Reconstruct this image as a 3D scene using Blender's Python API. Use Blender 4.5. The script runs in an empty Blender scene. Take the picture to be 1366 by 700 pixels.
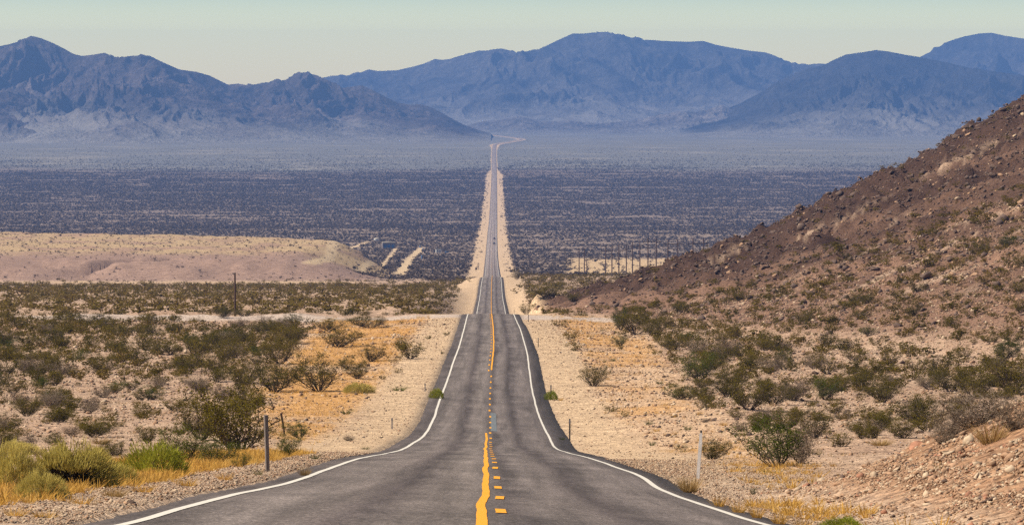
# settings
HZ_COL = (.18, .38, .96); HZ_DENS = 6.2e-5
SKY_DUST = 1.0; SKY_STR = .042; SUN_STR = 5.0; EXPO = .56
SKY_TINT = [(0.0, (7.7, 6.2, 2.85)), (.36, (6.3, 5.7, 2.95)), (.50, (3.8, 3.85, 2.55)), (1.0, (1, 1, 1))]
import bpy, math, random
import numpy as np
from mathutils import Vector
R = np.random.default_rng(7)
random.seed(7)
sc = bpy.context.scene
COL = sc.collection

# ------------------------------------------------------------------ camera numbers
W_, H_ = 1366.0, 700.0
F = W_ / 2 / math.tan(math.radians(14.0) / 2)
YH = 139.0                                   # photo row of eye level
PITCH = math.atan((H_ / 2 - YH) / F)
SP, CP = math.sin(PITCH), math.cos(PITCH)

def ray(px, py):
    a = (np.asarray(px, float) - W_ / 2) / F
    b = (H_ / 2 - np.asarray(py, float)) / F
    y = CP + b * SP
    return a / y, (-SP + b * CP) / y          # (x/y, z/y)

def vrow(py): return ray(W_ / 2, py)[1]

def proj(x, y, z):
    yc = y * SP + z * CP
    zc = y * CP - z * SP
    return W_ / 2 + F * x / zc, H_ / 2 - F * yc / zc

# ------------------------------------------------------------------ noise
def _hash(ix, iy, seed):
    h = (ix.astype(np.int64) * 374761393 + iy.astype(np.int64) * 668265263 + seed * 974711) & 0xFFFFFFFF
    h = ((h ^ (h >> 13)) * 1274126177) & 0xFFFFFFFF
    h = ((h ^ (h >> 16)) * 2246822519) & 0xFFFFFFFF
    return h ^ (h >> 15)

def perlin(x, y, seed=0):
    x = np.asarray(x, float); y = np.asarray(y, float)
    x, y = np.broadcast_arrays(x, y)
    ix = np.floor(x); iy = np.floor(y)
    fx = x - ix; fy = y - iy
    ux = fx * fx * fx * (fx * (fx * 6 - 15) + 10); uy = fy * fy * fy * (fy * (fy * 6 - 15) + 10)
    def g(dx, dy):
        a = _hash(ix + dx, iy + dy, seed) / 4294967296.0 * 2 * math.pi
        return np.cos(a) * (fx - dx) + np.sin(a) * (fy - dy)
    n0 = g(0, 0) * (1 - ux) + g(1, 0) * ux
    n1 = g(0, 1) * (1 - ux) + g(1, 1) * ux
    return (n0 * (1 - uy) + n1 * uy) * 1.5

def fbm(x, y, oct=4, seed=0, gain=.5):
    s = 0; a = 1; t = 0
    for o in range(oct):
        s = s + a * perlin(x * 2 ** o + o * 17.3, y * 2 ** o - o * 9.1, seed + o); t += a; a *= gain
    return s / t

def ridged(x, y, oct=6, seed=0):
    s = 0; a = 1; t = 0; w = 1
    for o in range(oct):
        n = 1 - np.abs(perlin(x * 2.03 ** o + o * 5.3, y * 2.03 ** o + o * 3.7, seed + o)) * 1.6
        n = np.clip(n, 0, 1) ** 2
        s = s + a * n * w; w = np.clip(n * 1.6, 0, 1); t += a; a *= .52
    return s / t

def sstep(a, b, x):
    t = np.clip((x - a) / (b - a), 0, 1)
    return t * t * (3 - 2 * t)

def lerp(a, b, t): return a + (b - a) * t

# ------------------------------------------------------------------ the road's long profile, measured row by row
RD = [30, 41, 56.6, 68.5, 81, 89.8, 99, 116.4, 150.6, 192.6, 229, 252, 287, 318, 350, 380, 415, 466, 535, 590, 683]
RY = [770, 728, 697, 677, 661.5, 650.7, 637, 624.6, 610.7, 603, 594.8, 580, 560, 539, 519, 498, 478, 460, 440, 430, 419]
LD = [30, 41, 48, 56, 66.5, 76.7, 91, 108.8, 147.8, 172.6, 204, 235.6, 272, 301, 335, 370, 405, 456, 525, 575, 683]
LY = [728, 699, 679, 663, 651, 641, 626.6, 614, 604.5, 600, 590, 580, 560, 540, 520, 500, 480, 460, 440, 430, 419]
FD = [760, 860, 960, 1062, 1381, 1462, 1846, 1960, 2150, 2706, 3338, 3890, 4550, 5413, 7417, 8900, 10000, 12000, 14000, 17000, 23000]
FZ = None
def zrow(d, y): return np.asarray(d, float) * vrow(np.asarray(y, float))
FZ = [-41.0, -46.5, -50.5] + list(zrow([1062, 1381, 1462, 1846], [417, 391, 382, 370])) + [-83.5] + \
     list(zrow([2150, 2706, 3338, 3890], [368, 350, 330, 310])) + [-127.5, -127.8, -122.5] + \
     list(zrow([8900, 10000, 12000, 14000, 17000, 23000], [206, 195, 186.5, 180, 172, 160]))
def pchip_like(xs, ys):
    xs = np.asarray(xs, float); ys = np.asarray(ys, float)
    dlt = np.diff(ys) / np.diff(xs)
    m = np.zeros_like(ys); m[0] = dlt[0]; m[-1] = dlt[-1]
    for i in range(1, len(xs) - 1):
        if dlt[i - 1] * dlt[i] > 0:
            w1 = 2 * (xs[i + 1] - xs[i]) + (xs[i] - xs[i - 1]); w2 = (xs[i + 1] - xs[i]) + 2 * (xs[i] - xs[i - 1])
            m[i] = (w1 + w2) / (w1 / dlt[i - 1] + w2 / dlt[i])
    def f(x):
        x = np.asarray(x, float)
        i = np.clip(np.searchsorted(xs, x) - 1, 0, len(xs) - 2)
        h = xs[i + 1] - xs[i]; t = (x - xs[i]) / h
        tc = np.clip(t, 0, 1)
        r = ((2 * tc**3 - 3 * tc**2 + 1) * ys[i] + (tc**3 - 2 * tc**2 + tc) * h * m[i]
             + (-2 * tc**3 + 3 * tc**2) * ys[i + 1] + (tc**3 - tc**2) * h * m[i + 1])
        return r + np.where(t < 0, (x - xs[0]) * m[0], 0) + np.where(t > 1, (x - xs[-1]) * m[-1], 0)
    return f
_zR = pchip_like(RD + FD, list(zrow(RD, RY)) + FZ)
_zL = pchip_like(LD + FD, list(zrow(LD, LY)) + FZ)
NEARZ = 30.0
def zR(d): return np.where(d < NEARZ, _zR(NEARZ) + (NEARZ - d) * .03, _zR(np.maximum(d, NEARZ)))
def zL(d): return np.where(d < NEARZ, _zL(NEARZ) + (NEARZ - d) * .03, _zL(np.maximum(d, NEARZ)))
# centre line of the road, photo column -> metres; the last rows are the far bend
XCd = [30, 56, 117, 170, 280, 318, 380, 426, 520, 650, 1062, 1381, 1846, 2706, 3338, 3890, 4550, 5413, 7417, 9300, 10050]
XCp = [657, 656.5, 654, 651.5, 651.5, 651.3, 654, 656.5, 657, 655, 655.2, 655.3, 656.5, 656, 656.3, 657, 657.9, 658.6, 659.4, 659.2, 660]
XCx = [(p - 683) / F * d for d, p in zip(XCd, XCp)]
_xc = pchip_like(XCd, XCx)
def bendpx(d):
    return np.interp(d, [10050, 10300, 10700, 11300, 11800, 12300, 12900, 13600, 14500, 15500],
                     [660, 664, 675, 690, 697, 690, 674, 655, 641, 630])
def xc(d):
    d = np.asarray(d, float)
    return np.where(d < 10050, _xc(np.minimum(d, 10050)), (bendpx(d) - 683) / F * d)

# plains either side (row read at each distance)
PLd = [30, 45, 60, 80, 100, 130, 170, 230, 300, 370, 450, 550, 680, 900, 1200, 1600, 1830]
PLy = [740, 690, 660, 634, 619, 604, 588, 566, 535, 498, 465, 441, 421, 405, 391, 381, 376]
PRd = [30, 45, 60, 80, 100, 130, 170, 230, 300, 370, 450, 550, 680, 900, 1200, 1500, 1846]
PRy = [780, 715, 690, 660, 640, 617, 597, 574, 543, 506, 472, 445, 421, 408, 395, 381, 368]
_pl = pchip_like(PLd + FD[8:], list(zrow(PLd, PLy)) + FZ[8:])
_pr = pchip_like(PRd + FD[8:], list(zrow(PRd, PRy)) + FZ[8:])

# the dark hill on the right: crest and foot per bearing
HSp = [690, 712, 740, 780, 820, 860, 900, 950, 1000, 1040, 1070, 1100, 1145, 1190, 1215, 1240, 1262, 1275, 1290, 1302, 1318, 1330, 1345, 1366, 1420, 1500, 1700]
HSy = [402, 398, 391, 382, 371, 359, 345, 328, 312, 297, 281, 264, 245, 223, 213, 199, 184, 172, 165, 163, 156, 147, 140, 127, 112, 84, 60]
HFp = [690, 738, 820, 900, 1040, 1200, 1366, 1600, 1800]
HFd = [770, 735, 650, 600, 520, 455, 400, 330, 300]
def hill(x, d, base):
    dd = np.maximum(d, 1)
    u = x / dd
    px = W_ / 2 + F * u
    ysil = np.interp(px, HSp, HSy)
    D = 765 + (np.clip(px, 690, 1700) - 690) / 676 * 190
    df = np.interp(px, HFp, HFd)
    zr = D * vrow(ysil)
    zf = _pr(df)
    t = np.clip((d - df) / (D - df), 0, 1.0)
    s = 0.35 * t + 0.65 * t ** 1.55
    zz = lerp(zf, zr, s)
    back = zr - .30 * (d - D) - .0006 * (d - D) ** 2
    zz = np.where(d > D, back, zz)
    w = sstep(688, 716, px)
    n = fbm(x / 9, d / 16, 4, 31) * 2.4 * sstep(0.05, .5, t) + (ridged(x / 6, d / 14, 4, 37) - .4) * 3.0 * sstep(.15, .9, t)
    n = n * np.where(d > D - 30, .75, 1.0)
    zz = zz + n * w
    out = np.where(d > df, np.maximum(lerp(base, zz, w), np.where(d > D, base, -1e9)), base)
    k = np.where((d > df) & (out > base + .01), w * sstep(0, .12, t), 0)
    return out, k, t

MESA_D0, MESA_D1 = 1840., 1925.
def mesa(x, d, base):
    px = W_ / 2 + F * x / np.maximum(d, 1)
    ztop = np.interp(d, [1925, 2500], [float(zrow(1925, 347)), float(zrow(2500, 310.5))])
    edge = fbm(x / 40, d / 60, 3, 51) * 40
    back = np.interp(px, [-300, 0, 250, 480, 520], [2560, 2500, 2440, 2310, 2200])
    w = sstep(MESA_D0, MESA_D1, d + edge) * (1 - sstep(0, 120, d - back + edge))
    xe = -73 - 2 * np.sin(d / 40) + (d - 1900) * .008
    w = w * (1 - sstep(-34, 14, x - xe + edge * .12))
    top = ztop + fbm(x / 25, d / 90, 3, 53) * .9 + fbm(x / 7, d / 12, 3, 57) * .8
    # an eroded gully on the front bank
    for (p0, p1) in ((((-206, 1862)), ((-176, 1935))), (((-190, 1898)), ((-158, 1950)))):
        ax, ay = p0; bx, by = p1
        L2 = (bx - ax) ** 2 + (by - ay) ** 2
        tt = np.clip(((x - ax) * (bx - ax) + (d - ay) * (by - ay)) / L2, 0, 1)
        q = np.hypot(x - ax - tt * (bx - ax), (d - ay - tt * (by - ay)))
        top = top - 4.5 * np.exp(-(q / 4.0) ** 2)
    return np.where(w > 0, np.maximum(base, lerp(base, np.maximum(top, base), w)), base), w

def spoil(x, d):
    """the bank of broken rock beside the road, bottom right"""
    off = x - xc(d)
    k = sstep(4.75, 11.5, off + .35 * fbm(x / 2, d / 4, 2, 61)) * np.exp(-(np.maximum(d - 80, 0) / 8.) ** 2) * sstep(26, 44, d)
    ridge = 1.0 * np.exp(-((d - 82) / 14.) ** 2) + .95 * np.exp(-((d - 58) / 15.) ** 2)
    ridge = ridge * 1.75
    return ridge * k, k

def ground(x, d, detail=True):
    """height of the ground, plus masks"""
    x = np.asarray(x, float); d = np.asarray(d, float)
    x, d = np.broadcast_arrays(x, d)
    off = x - xc(d)
    zl, zr = zL(d), zR(d)
    t = np.clip((off + 3.6) / 7.2, -.25, 1.25)
    zroad = lerp(zl, zr, t)
    dn = np.maximum(d, NEARZ)
    pl = np.where(d < NEARZ, _pl(NEARZ) + (NEARZ - d) * .03, _pl(dn))
    pr = np.where(d < NEARZ, _pr(NEARZ) + (NEARZ - d) * .03, _pr(dn))
    wl = sstep(5.0, 17, -off); wr = sstep(5.0, 17, off)
    far = sstep(1900, 2400, d)
    z = lerp(zroad, pl, wl * (1 - far)); z = lerp(z, pr, wr * (1 - far))
    z = np.where(far > 0, lerp(z, lerp(zl, zr, .5), far), z)
    ver = sstep(4.9, 9, np.abs(off))
    if detail:
        z = z + ver * (fbm(x / 14, d / 14, 4, 3) * .35 * np.clip(d / 250, .35, 3) * sstep(6, 14, np.abs(off)) * (1 - .93 * sstep(3500, 6500, d)) + fbm(x / 2.2, d / 3.2, 3, 5) * .07 * sstep(9, 15, np.abs(off)) * (1 - sstep(300, 900, d)))
    sp, ks = spoil(x, d)
    if detail:
        sp = sp * (1 + .22 * fbm(x / 1.9, d / 3.2, 2, 67))
    z = z + sp
    z, km = mesa(x, d, z)
    z, kh, th = hill(x, d, z)
    z = z + 2.5 * sstep(9200, 10000, d) * (1 - sstep(9, 24, np.abs(off)))
    return z, dict(off=off, hill=kh, hill_t=th, mesa=km, spoil=ks)

def gz(x, d): return ground(x, d)[0]

# ------------------------------------------------------------------ picking: pixel -> ground point
GU = np.linspace(-.17, .17, 900)
GD = np.geomspace(30, 16000, 2600)
GZ = np.empty((GU.size, GD.size))
for i0 in range(0, GU.size, 100):
    GZ[i0:i0 + 100] = gz(GU[i0:i0 + 100, None] * GD[None, :], np.broadcast_to(GD[None, :], (min(100, GU.size - i0), GD.size)))
GV = GZ / GD[None, :]
GM = np.maximum.accumulate(GV, axis=1)
def at(px, py, dmin=30):
    u, v = ray(px, py); u = float(u); v = float(v)
    i = int(np.clip(np.searchsorted(GU, u), 0, GU.size - 1))
    row = GV[i]
    k0 = np.searchsorted(GD, dmin)
    ks = np.nonzero(row[k0:] >= v)[0]
    if ks.size == 0: k = GD.size - 1
    else: k = k0 + int(ks[0])
    d = GD[k]
    if k > 0 and row[k] > row[k - 1]:
        d = lerp(GD[k - 1], GD[k], np.clip((v - row[k - 1]) / (row[k] - row[k - 1]), 0, 1))
    x = u * d
    return float(x), float(d), float(gz(x, d))
def visible(x, d, z, h):
    """how much of height h at x,d pokes above what stands before it"""
    u = x / d
    i = np.clip(np.searchsorted(GU, u), 0, GU.size - 1)
    k = np.clip(np.searchsorted(GD, d) - 2, 0, GD.size - 1)
    top = (z + h) / d
    return (top - np.maximum(GM[i, k], z / d)) / np.maximum(h / d, 1e-9)

# ------------------------------------------------------------------ mesh helpers
def mesh_np(name, V, Fq, mat, parent=None, smooth=False, attrs=None, mats=None, midx=None):
    """V (n,3), Fq (m,k) with k = 3 or 4; attrs {name: (n,) or (n,4)}"""
    me = bpy.data.meshes.new(name)
    V = np.ascontiguousarray(V, dtype=np.float32); Fq = np.ascontiguousarray(Fq, dtype=np.int32)
    m, k = Fq.shape
    me.vertices.add(len(V)); me.vertices.foreach_set('co', V.ravel())
    me.loops.add(m * k); me.loops.foreach_set('vertex_index', Fq.ravel())
    me.polygons.add(m)
    me.polygons.foreach_set('loop_start', np.arange(0, m * k, k, dtype=np.int32))
    if smooth: me.polygons.foreach_set('use_smooth', np.ones(m, dtype=bool))
    for mm in (mats or [mat]): me.materials.append(mm)
    if midx is not None: me.polygons.foreach_set('material_index', np.asarray(midx, dtype=np.int32))
    for an, av in (attrs or {}).items():
        av = np.asarray(av, dtype=np.float32)
        if av.ndim == 1:
            a = me.attributes.new(an, 'FLOAT', 'POINT'); a.data.foreach_set('value', av)
        else:
            a = me.attributes.new(an, 'FLOAT_COLOR', 'POINT'); a.data.foreach_set('color', av.ravel())
    me.update(calc_edges=True); me.validate()
    if name is None: return me
    o = bpy.data.objects.new(name, me); COL.objects.link(o)
    if parent is not None: o.parent = parent
    return o

def as_mesh(V, Fq, mat, name, attrs=None):
    o = mesh_np(name, V, Fq, mat, attrs=attrs); me = o.data
    COL.objects.unlink(o); bpy.data.objects.remove(o)
    return me

def grid_faces(nr, nc):
    i = np.arange(nr - 1)[:, None] * nc + np.arange(nc - 1)[None, :]
    return np.stack([i, i + 1, i + nc + 1, i + nc], -1).reshape(-1, 4)

def tag(o, label=None, cat=None, group=None, kind=None):
    if label: o['label'] = label
    if cat: o['category'] = cat
    if group: o['group'] = group
    if kind: o['kind'] = kind
    return o

def empty(name, loc, rz=0.0):
    o = bpy.data.objects.new(name, None); COL.objects.link(o)
    o.location = loc; o.rotation_euler = (0, 0, rz); o.empty_display_size = .2
    return o

class MB:
    """collects boxes / tubes / prisms, then links them as one object"""
    def __init__(s): s.V = []; s.F = []
    def add(s, V, Fs):
        b = sum(len(v) for v in s.V); s.V.append(np.asarray(V, float))
        s.F += [[b + i for i in f] for f in Fs]
    def box(s, c, size, rz=0, ry=0, bev=0):
        hx, hy, hz = [q / 2 for q in size]
        b = min(bev, hx * .6, hy * .6)
        pts = []
        if b > 0:
            ring = [(-hx + b, -hy), (hx - b, -hy), (hx, -hy + b), (hx, hy - b), (hx - b, hy), (-hx + b, hy), (-hx, hy - b), (-hx, -hy + b)]
        else: ring = [(-hx, -hy), (hx, -hy), (hx, hy), (-hx, hy)]
        n = len(ring)
        V = np.array([(x, y, -hz) for x, y in ring] + [(x, y, hz) for x, y in ring])
        cy, sy = math.cos(ry), math.sin(ry)
        V = V @ np.array([[cy, 0, -sy], [0, 1, 0], [sy, 0, cy]])
        cz, sz = math.cos(rz), math.sin(rz)
        V = V @ np.array([[cz, sz, 0], [-sz, cz, 0], [0, 0, 1]]) + np.asarray(c)
        Fs = [list(range(n))[::-1], [n + i for i in range(n)]] + [[i, (i + 1) % n, n + (i + 1) % n, n + i] for i in range(n)]
        s.add(V, Fs); return s
    def tube(s, pts, rad, n=8):
        pts = [np.asarray(p, float) for p in pts]; rad = rad if hasattr(rad, '__len__') else [rad] * len(pts)
        V = []
        for i, p in enumerate(pts):
            a = pts[max(i - 1, 0)]; b = pts[min(i + 1, len(pts) - 1)]
            t = (b - a) / max(np.linalg.norm(b - a), 1e-9)
            q = np.array([1, 0, 0]) if abs(t[0]) < .9 else np.array([0, 1, 0])
            e1 = np.cross(t, q); e1 /= np.linalg.norm(e1); e2 = np.cross(t, e1)
            for k in range(n):
                w = 2 * math.pi * k / n
                V.append(p + rad[i] * (math.cos(w) * e1 + math.sin(w) * e2))
        Fs = []
        for i in range(len(pts) - 1):
            for k in range(n):
                Fs.append([i * n + k, i * n + (k + 1) % n, (i + 1) * n + (k + 1) % n, (i + 1) * n + k])
        Fs.append(list(range(n))[::-1]); Fs.append([(len(pts) - 1) * n + k for k in range(n)])
        s.add(V, Fs); return s
    def prism(s, outline, y0, y1):
        """outline in x,z extruded along y"""
        n = len(outline)
        V = [(x, y0, z) for x, z in outline] + [(x, y1, z) for x, z in outline]
        Fs = [list(range(n)), [n + i for i in range(n)][::-1]] + [[(i + 1) % n, i, n + i, n + (i + 1) % n] for i in range(n)]
        s.add(V, Fs); return s
    def build(s, name, mat, parent=None, smooth=False):
        me = bpy.data.meshes.new(name)
        me.from_pydata([tuple(v) for v in np.concatenate(s.V)], [], s.F)
        me.materials.append(mat); me.update()
        if smooth: me.polygons.foreach_set('use_smooth', np.ones(len(me.polygons), dtype=bool))
        o = bpy.data.objects.new(name, me); COL.objects.link(o)
        if parent is not None: o.parent = parent
        return o

# ------------------------------------------------------------------ materials
def newmat(name):
    m = bpy.data.materials.new(name); m.use_nodes = True
    nt = m.node_tree; nt.nodes.clear()
    out = nt.nodes.new('ShaderNodeOutputMaterial')
    return m, nt, out
def N(nt, typ, **kw):
    n = nt.nodes.new(typ)
    for k, v in kw.items():
        if k.startswith('i_'): n.inputs[k[2:].replace('_', ' ')].default_value = v
        else: setattr(n, k, v)
    return n
def link(nt, a, b): nt.links.new(a, b)
def ramp(nt, fac, stops):
    r = nt.nodes.new('ShaderNodeValToRGB'); cr = r.color_ramp
    while len(cr.elements) < len(stops): cr.elements.new(.5)
    for e, (p, c) in zip(cr.elements, stops):
        e.position = p; e.color = (c[0], c[1], c[2], 1) if hasattr(c, '__len__') else (c, c, c, 1)
    link(nt, fac, r.inputs[0]); return r.outputs[0]
def mixc(nt, fac, a, b, mode='MIX'):
    m = nt.nodes.new('ShaderNodeMix'); m.data_type = 'RGBA'; m.blend_type = mode
    for sock, v in ((m.inputs[0], fac), (m.inputs[6], a), (m.inputs[7], b)):
        if hasattr(v, 'is_output'): link(nt, v, sock)
        elif hasattr(v, '__len__'): sock.default_value = (v[0], v[1], v[2], 1)
        else: sock.default_value = v
    return m.outputs[2]
def mathn(nt, op, a, b=None):
    m = nt.nodes.new('ShaderNodeMath'); m.operation = op
    for sock, v in ((m.inputs[0], a), (m.inputs[1], b)):
        if v is None: continue
        if hasattr(v, 'is_output'): link(nt, v, sock)
        else: sock.default_value = v
    return m.outputs[0]
def noise(nt, scale, detail=4, rough=.6, vec=None, dim='3D'):
    n = N(nt, 'ShaderNodeTexNoise'); n.inputs['Scale'].default_value = scale
    n.inputs['Detail'].default_value = detail; n.inputs['Roughness'].default_value = rough
    if vec is not None: link(nt, vec, n.inputs['Vector'])
    return n.outputs['Fac']
def bsdf(nt, out, col, rough=.9, spec=.2, bump=None, bstr=.4, bdist=.05):
    p = N(nt, 'ShaderNodeBsdfPrincipled')
    if hasattr(col, 'is_output'): link(nt, col, p.inputs['Base Color'])
    else: p.inputs['Base Color'].default_value = (*col, 1)
    p.inputs['Roughness'].default_value = rough
    p.inputs['Specular IOR Level'].default_value = spec
    if bump is not None:
        b = N(nt, 'ShaderNodeBump'); b.inputs['Strength'].default_value = bstr; b.inputs['Distance'].default_value = bdist
        link(nt, bump, b.inputs['Height']); link(nt, b.outputs[0], p.inputs['Normal'])
    link(nt, p.outputs[0], out.inputs['Surface'])
    return p
def geo_pos(nt): return N(nt, 'ShaderNodeNewGeometry').outputs['Position']

def mat_ground():
    m, nt, out = newmat('desert_soil')
    pos = geo_pos(nt)
    c = N(nt, 'ShaderNodeAttribute', attribute_name='soil').outputs['Color']
    big = noise(nt, .35, 5, .65, pos); mid = noise(nt, 2.2, 5, .7, pos); fine = noise(nt, 11.0, 3, .75, pos)
    c1 = mixc(nt, 1.0, c, ramp(nt, big, [(.3, (.74, .71, .70)), (.7, (1.2, 1.18, 1.15))]), 'MULTIPLY')
    c2 = mixc(nt, 1.0, c1, ramp(nt, mid, [(.32, (.50, .47, .47)), (.44, (.88, .86, .85)), (.56, (1.06, 1.05, 1.04)), (.70, (1.34, 1.31, 1.27))]), 'MULTIPLY')
    v = N(nt, 'ShaderNodeTexVoronoi'); v.inputs['Scale'].default_value = 5.5; link(nt, pos, v.inputs['Vector'])
    v2 = N(nt, 'ShaderNodeTexVoronoi'); v2.inputs['Scale'].default_value = 2.1; link(nt, pos, v2.inputs['Vector'])
    sx = N(nt, 'ShaderNodeSeparateXYZ'); link(nt, v.outputs['Color'], sx.inputs[0])
    stones = ramp(nt, sx.outputs[0], [(.0, (.36, .33, .33)), (.16, (.62, .58, .57)), (.30, (1., .99, .98)), (.8, (1.06, 1.05, 1.03)), (1., (1.42, 1.38, 1.32))])
    c3 = mixc(nt, .85, c2, mixc(nt, 1.0, c2, stones, 'MULTIPLY'))
    sx2 = N(nt, 'ShaderNodeSeparateXYZ'); link(nt, v2.outputs['Color'], sx2.inputs[0])
    blob = mathn(nt, 'MULTIPLY', mathn(nt, 'LESS_THAN', v2.outputs['Distance'], .22), mathn(nt, 'GREATER_THAN', sx2.outputs[0], .80))
    c3 = mixc(nt, mathn(nt, 'MULTIPLY', blob, .65), c3, mixc(nt, 1.0, c3, (.42, .38, .34), 'MULTIPLY'))
    c3 = mixc(nt, .75, c3, mixc(nt, 1.0, c3, ramp(nt, fine, [(.3, .50), (.5, 1.0), (.7, 1.45)]), 'MULTIPLY'))
    hgt = mathn(nt, 'ADD', mathn(nt, 'MULTIPLY', mid, 1.0), mathn(nt, 'MULTIPLY', fine, .5))
    hgt = mathn(nt, 'SUBTRACT', hgt, mathn(nt, 'MULTIPLY', v.outputs['Distance'], .5))
    bsdf(nt, out, c3, .95, .1, hgt, .8, .16)
    return m

def mat_asphalt():
    m, nt, out = newmat('worn_asphalt')
    pos = geo_pos(nt)
    off = N(nt, 'ShaderNodeAttribute', attribute_name='off').outputs['Fac']
    mp = N(nt, 'ShaderNodeMapping'); mp.inputs['Scale'].default_value = (1.6, .03, .02); link(nt, pos, mp.inputs['Vector'])
    streak = noise(nt, 1.0, 5, .65, mp.outputs[0])
    mp2 = N(nt, 'ShaderNodeMapping'); mp2.inputs['Scale'].default_value = (.5, .12, .1); link(nt, pos, mp2.inputs['Vector'])
    blot = noise(nt, 1.0, 5, .6, mp2.outputs[0])
    fine = noise(nt, 30, 2, .8, pos); grit = noise(nt, 13, 3, .8, pos)
    vs = N(nt, 'ShaderNodeTexVoronoi'); vs.inputs['Scale'].default_value = 24.0; link(nt, pos, vs.inputs['Vector'])
    vx = N(nt, 'ShaderNodeSeparateXYZ'); link(nt, vs.outputs['Color'], vx.inputs[0])
    wob = mathn(nt, 'MULTIPLY', mathn(nt, 'SUBTRACT', blot, .5), .9)
    o2 = mathn(nt, 'ADD', mathn(nt, 'ADD', off, wob), 5.0)
    tr = ramp(nt, mathn(nt, 'DIVIDE', o2, 10.0), [
        (.0, (.055, .050, .051)), (.11, (.065, .059, .060)), (.16, (.105, .097, .096)), (.24, (.138, .128, .126)), (.30, (.118, .108, .107)),
        (.345, (.068, .061, .063)), (.40, (.122, .113, .111)), (.455, (.142, .132, .129)), (.49, (.112, .104, .103)), (.525, (.070, .064, .066)),
        (.57, (.126, .117, .117)), (.62, (.116, .107, .107)), (.665, (.058, .052, .054)), (.72, (.108, .100, .101)), (.79, (.122, .113, .113)),
        (.845, (.095, .088, .089)), (.9, (.062, .057, .058)), (1., (.052, .048, .049))])
    c = mixc(nt, 1.0, tr, ramp(nt, streak, [(.3, .78), (.5, 1.25), (.72, 1.72)]), 'MULTIPLY')
    c = mixc(nt, 1.0, c, ramp(nt, blot, [(.3, .74), (.7, 1.22)]), 'MULTIPLY')
    c = mixc(nt, 1.0, c, ramp(nt, grit, [(.3, .50), (.5, 1.0), (.72, 1.70)]), 'MULTIPLY')
    c = mixc(nt, .8, c, mixc(nt, 1.0, c, ramp(nt, fine, [(.32, .40), (.5, .95), (.68, 2.0)]), 'MULTIPLY'))
    c = mixc(nt, 1.0, c, ramp(nt, vx.outputs[0], [(0, .55), (.25, .9), (.8, 1.05), (.93, 1.7), (1, 2.1)]), 'MULTIPLY')
    c = mixc(nt, 1.0, c, (.94, .86, .83), 'MULTIPLY')
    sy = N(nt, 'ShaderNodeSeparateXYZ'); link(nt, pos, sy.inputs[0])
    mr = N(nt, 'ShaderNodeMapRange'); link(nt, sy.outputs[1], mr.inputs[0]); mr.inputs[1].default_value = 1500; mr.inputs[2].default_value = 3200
    c = mixc(nt, mr.outputs[0], c, mixc(nt, 1.0, c, (1.9, 1.85, 1.8), 'MULTIPLY'))      # pavement gets paler farther out on the plain
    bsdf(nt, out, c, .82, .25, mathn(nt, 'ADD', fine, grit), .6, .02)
    return m

def mat_paint(name, col, wear, lo):
    m, nt, out = newmat(name)
    pos = geo_pos(nt)
    n1 = noise(nt, 9, 5, .75, pos); n2 = noise(nt, 45, 2, .7, pos)
    f = mathn(nt, 'ADD', mathn(nt, 'MULTIPLY', n1, .65), mathn(nt, 'MULTIPLY', n2, .35))
    c = ramp(nt, f, [(lo, (.11, .10, .10)), (lo + .07, col), (1, tuple(min(1, q * 1.08) for q in col))])
    bsdf(nt, out, c, .7, .3)
    return m

def mat_plain(name, col, rough=.85, var=.25, scale=6.0, spec=.2, metal=0.0, col2=None):
    m, nt, out = newmat(name)
    tc = N(nt, 'ShaderNodeTexCoord').outputs['Object']
    n = noise(nt, scale, 5, .65, tc)
    lo = col2 or tuple(q * (1 - var) for q in col)
    c = ramp(nt, n, [(.3, lo), (.7, tuple(min(1, q * (1 + var * .6)) for q in col))])
    p = bsdf(nt, out, c, rough, spec, n, .3, .02)
    p.inputs['Metallic'].default_value = metal
    return m

def mat_wood(name, col):
    m, nt, out = newmat(name)
    tc = N(nt, 'ShaderNodeTexCoord').outputs['Object']
    mp = N(nt, 'ShaderNodeMapping'); mp.inputs['Scale'].default_value = (30, 30, 1.5); link(nt, tc, mp.inputs['Vector'])
    n = noise(nt, 1.0, 5, .7, mp.outputs[0])
    c = ramp(nt, n, [(.25, tuple(q * .45 for q in col)), (.5, col), (.75, tuple(q * 1.5 for q in col))])
    bsdf(nt, out, c, .9, .1, n, .6, .02)
    return m

def mat_leaf(name, cols, attr=None, trans=.32, rough=.7):
    """leaf colour varies plant by plant and leaf clump by leaf clump"""
    m, nt, out = newmat(name)
    if attr: r = N(nt, 'ShaderNodeAttribute', attribute_name=attr).outputs['Fac']
    else: r = N(nt, 'ShaderNodeObjectInfo').outputs['Random']
    n = noise(nt, 1.7, 3, .6, geo_pos(nt))
    f = mathn(nt, 'ADD', mathn(nt, 'MULTIPLY', r, .75), mathn(nt, 'MULTIPLY', mathn(nt, 'SUBTRACT', n, .5), 1.1))
    st = [(i / max(len(cols) - 1, 1), c) for i, c in enumerate(cols)]
    c = ramp(nt, f, st)
    d = N(nt, 'ShaderNodeBsdfDiffuse'); t = N(nt, 'ShaderNodeBsdfTranslucent'); mx = N(nt, 'ShaderNodeMixShader')
    link(nt, c, d.inputs[0]); link(nt, c, t.inputs[0]); mx.inputs[0].default_value = trans
    link(nt, d.outputs[0], mx.inputs[1]); link(nt, t.outputs[0], mx.inputs[2]); link(nt, mx.outputs[0], out.inputs['Surface'])
    return m

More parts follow.
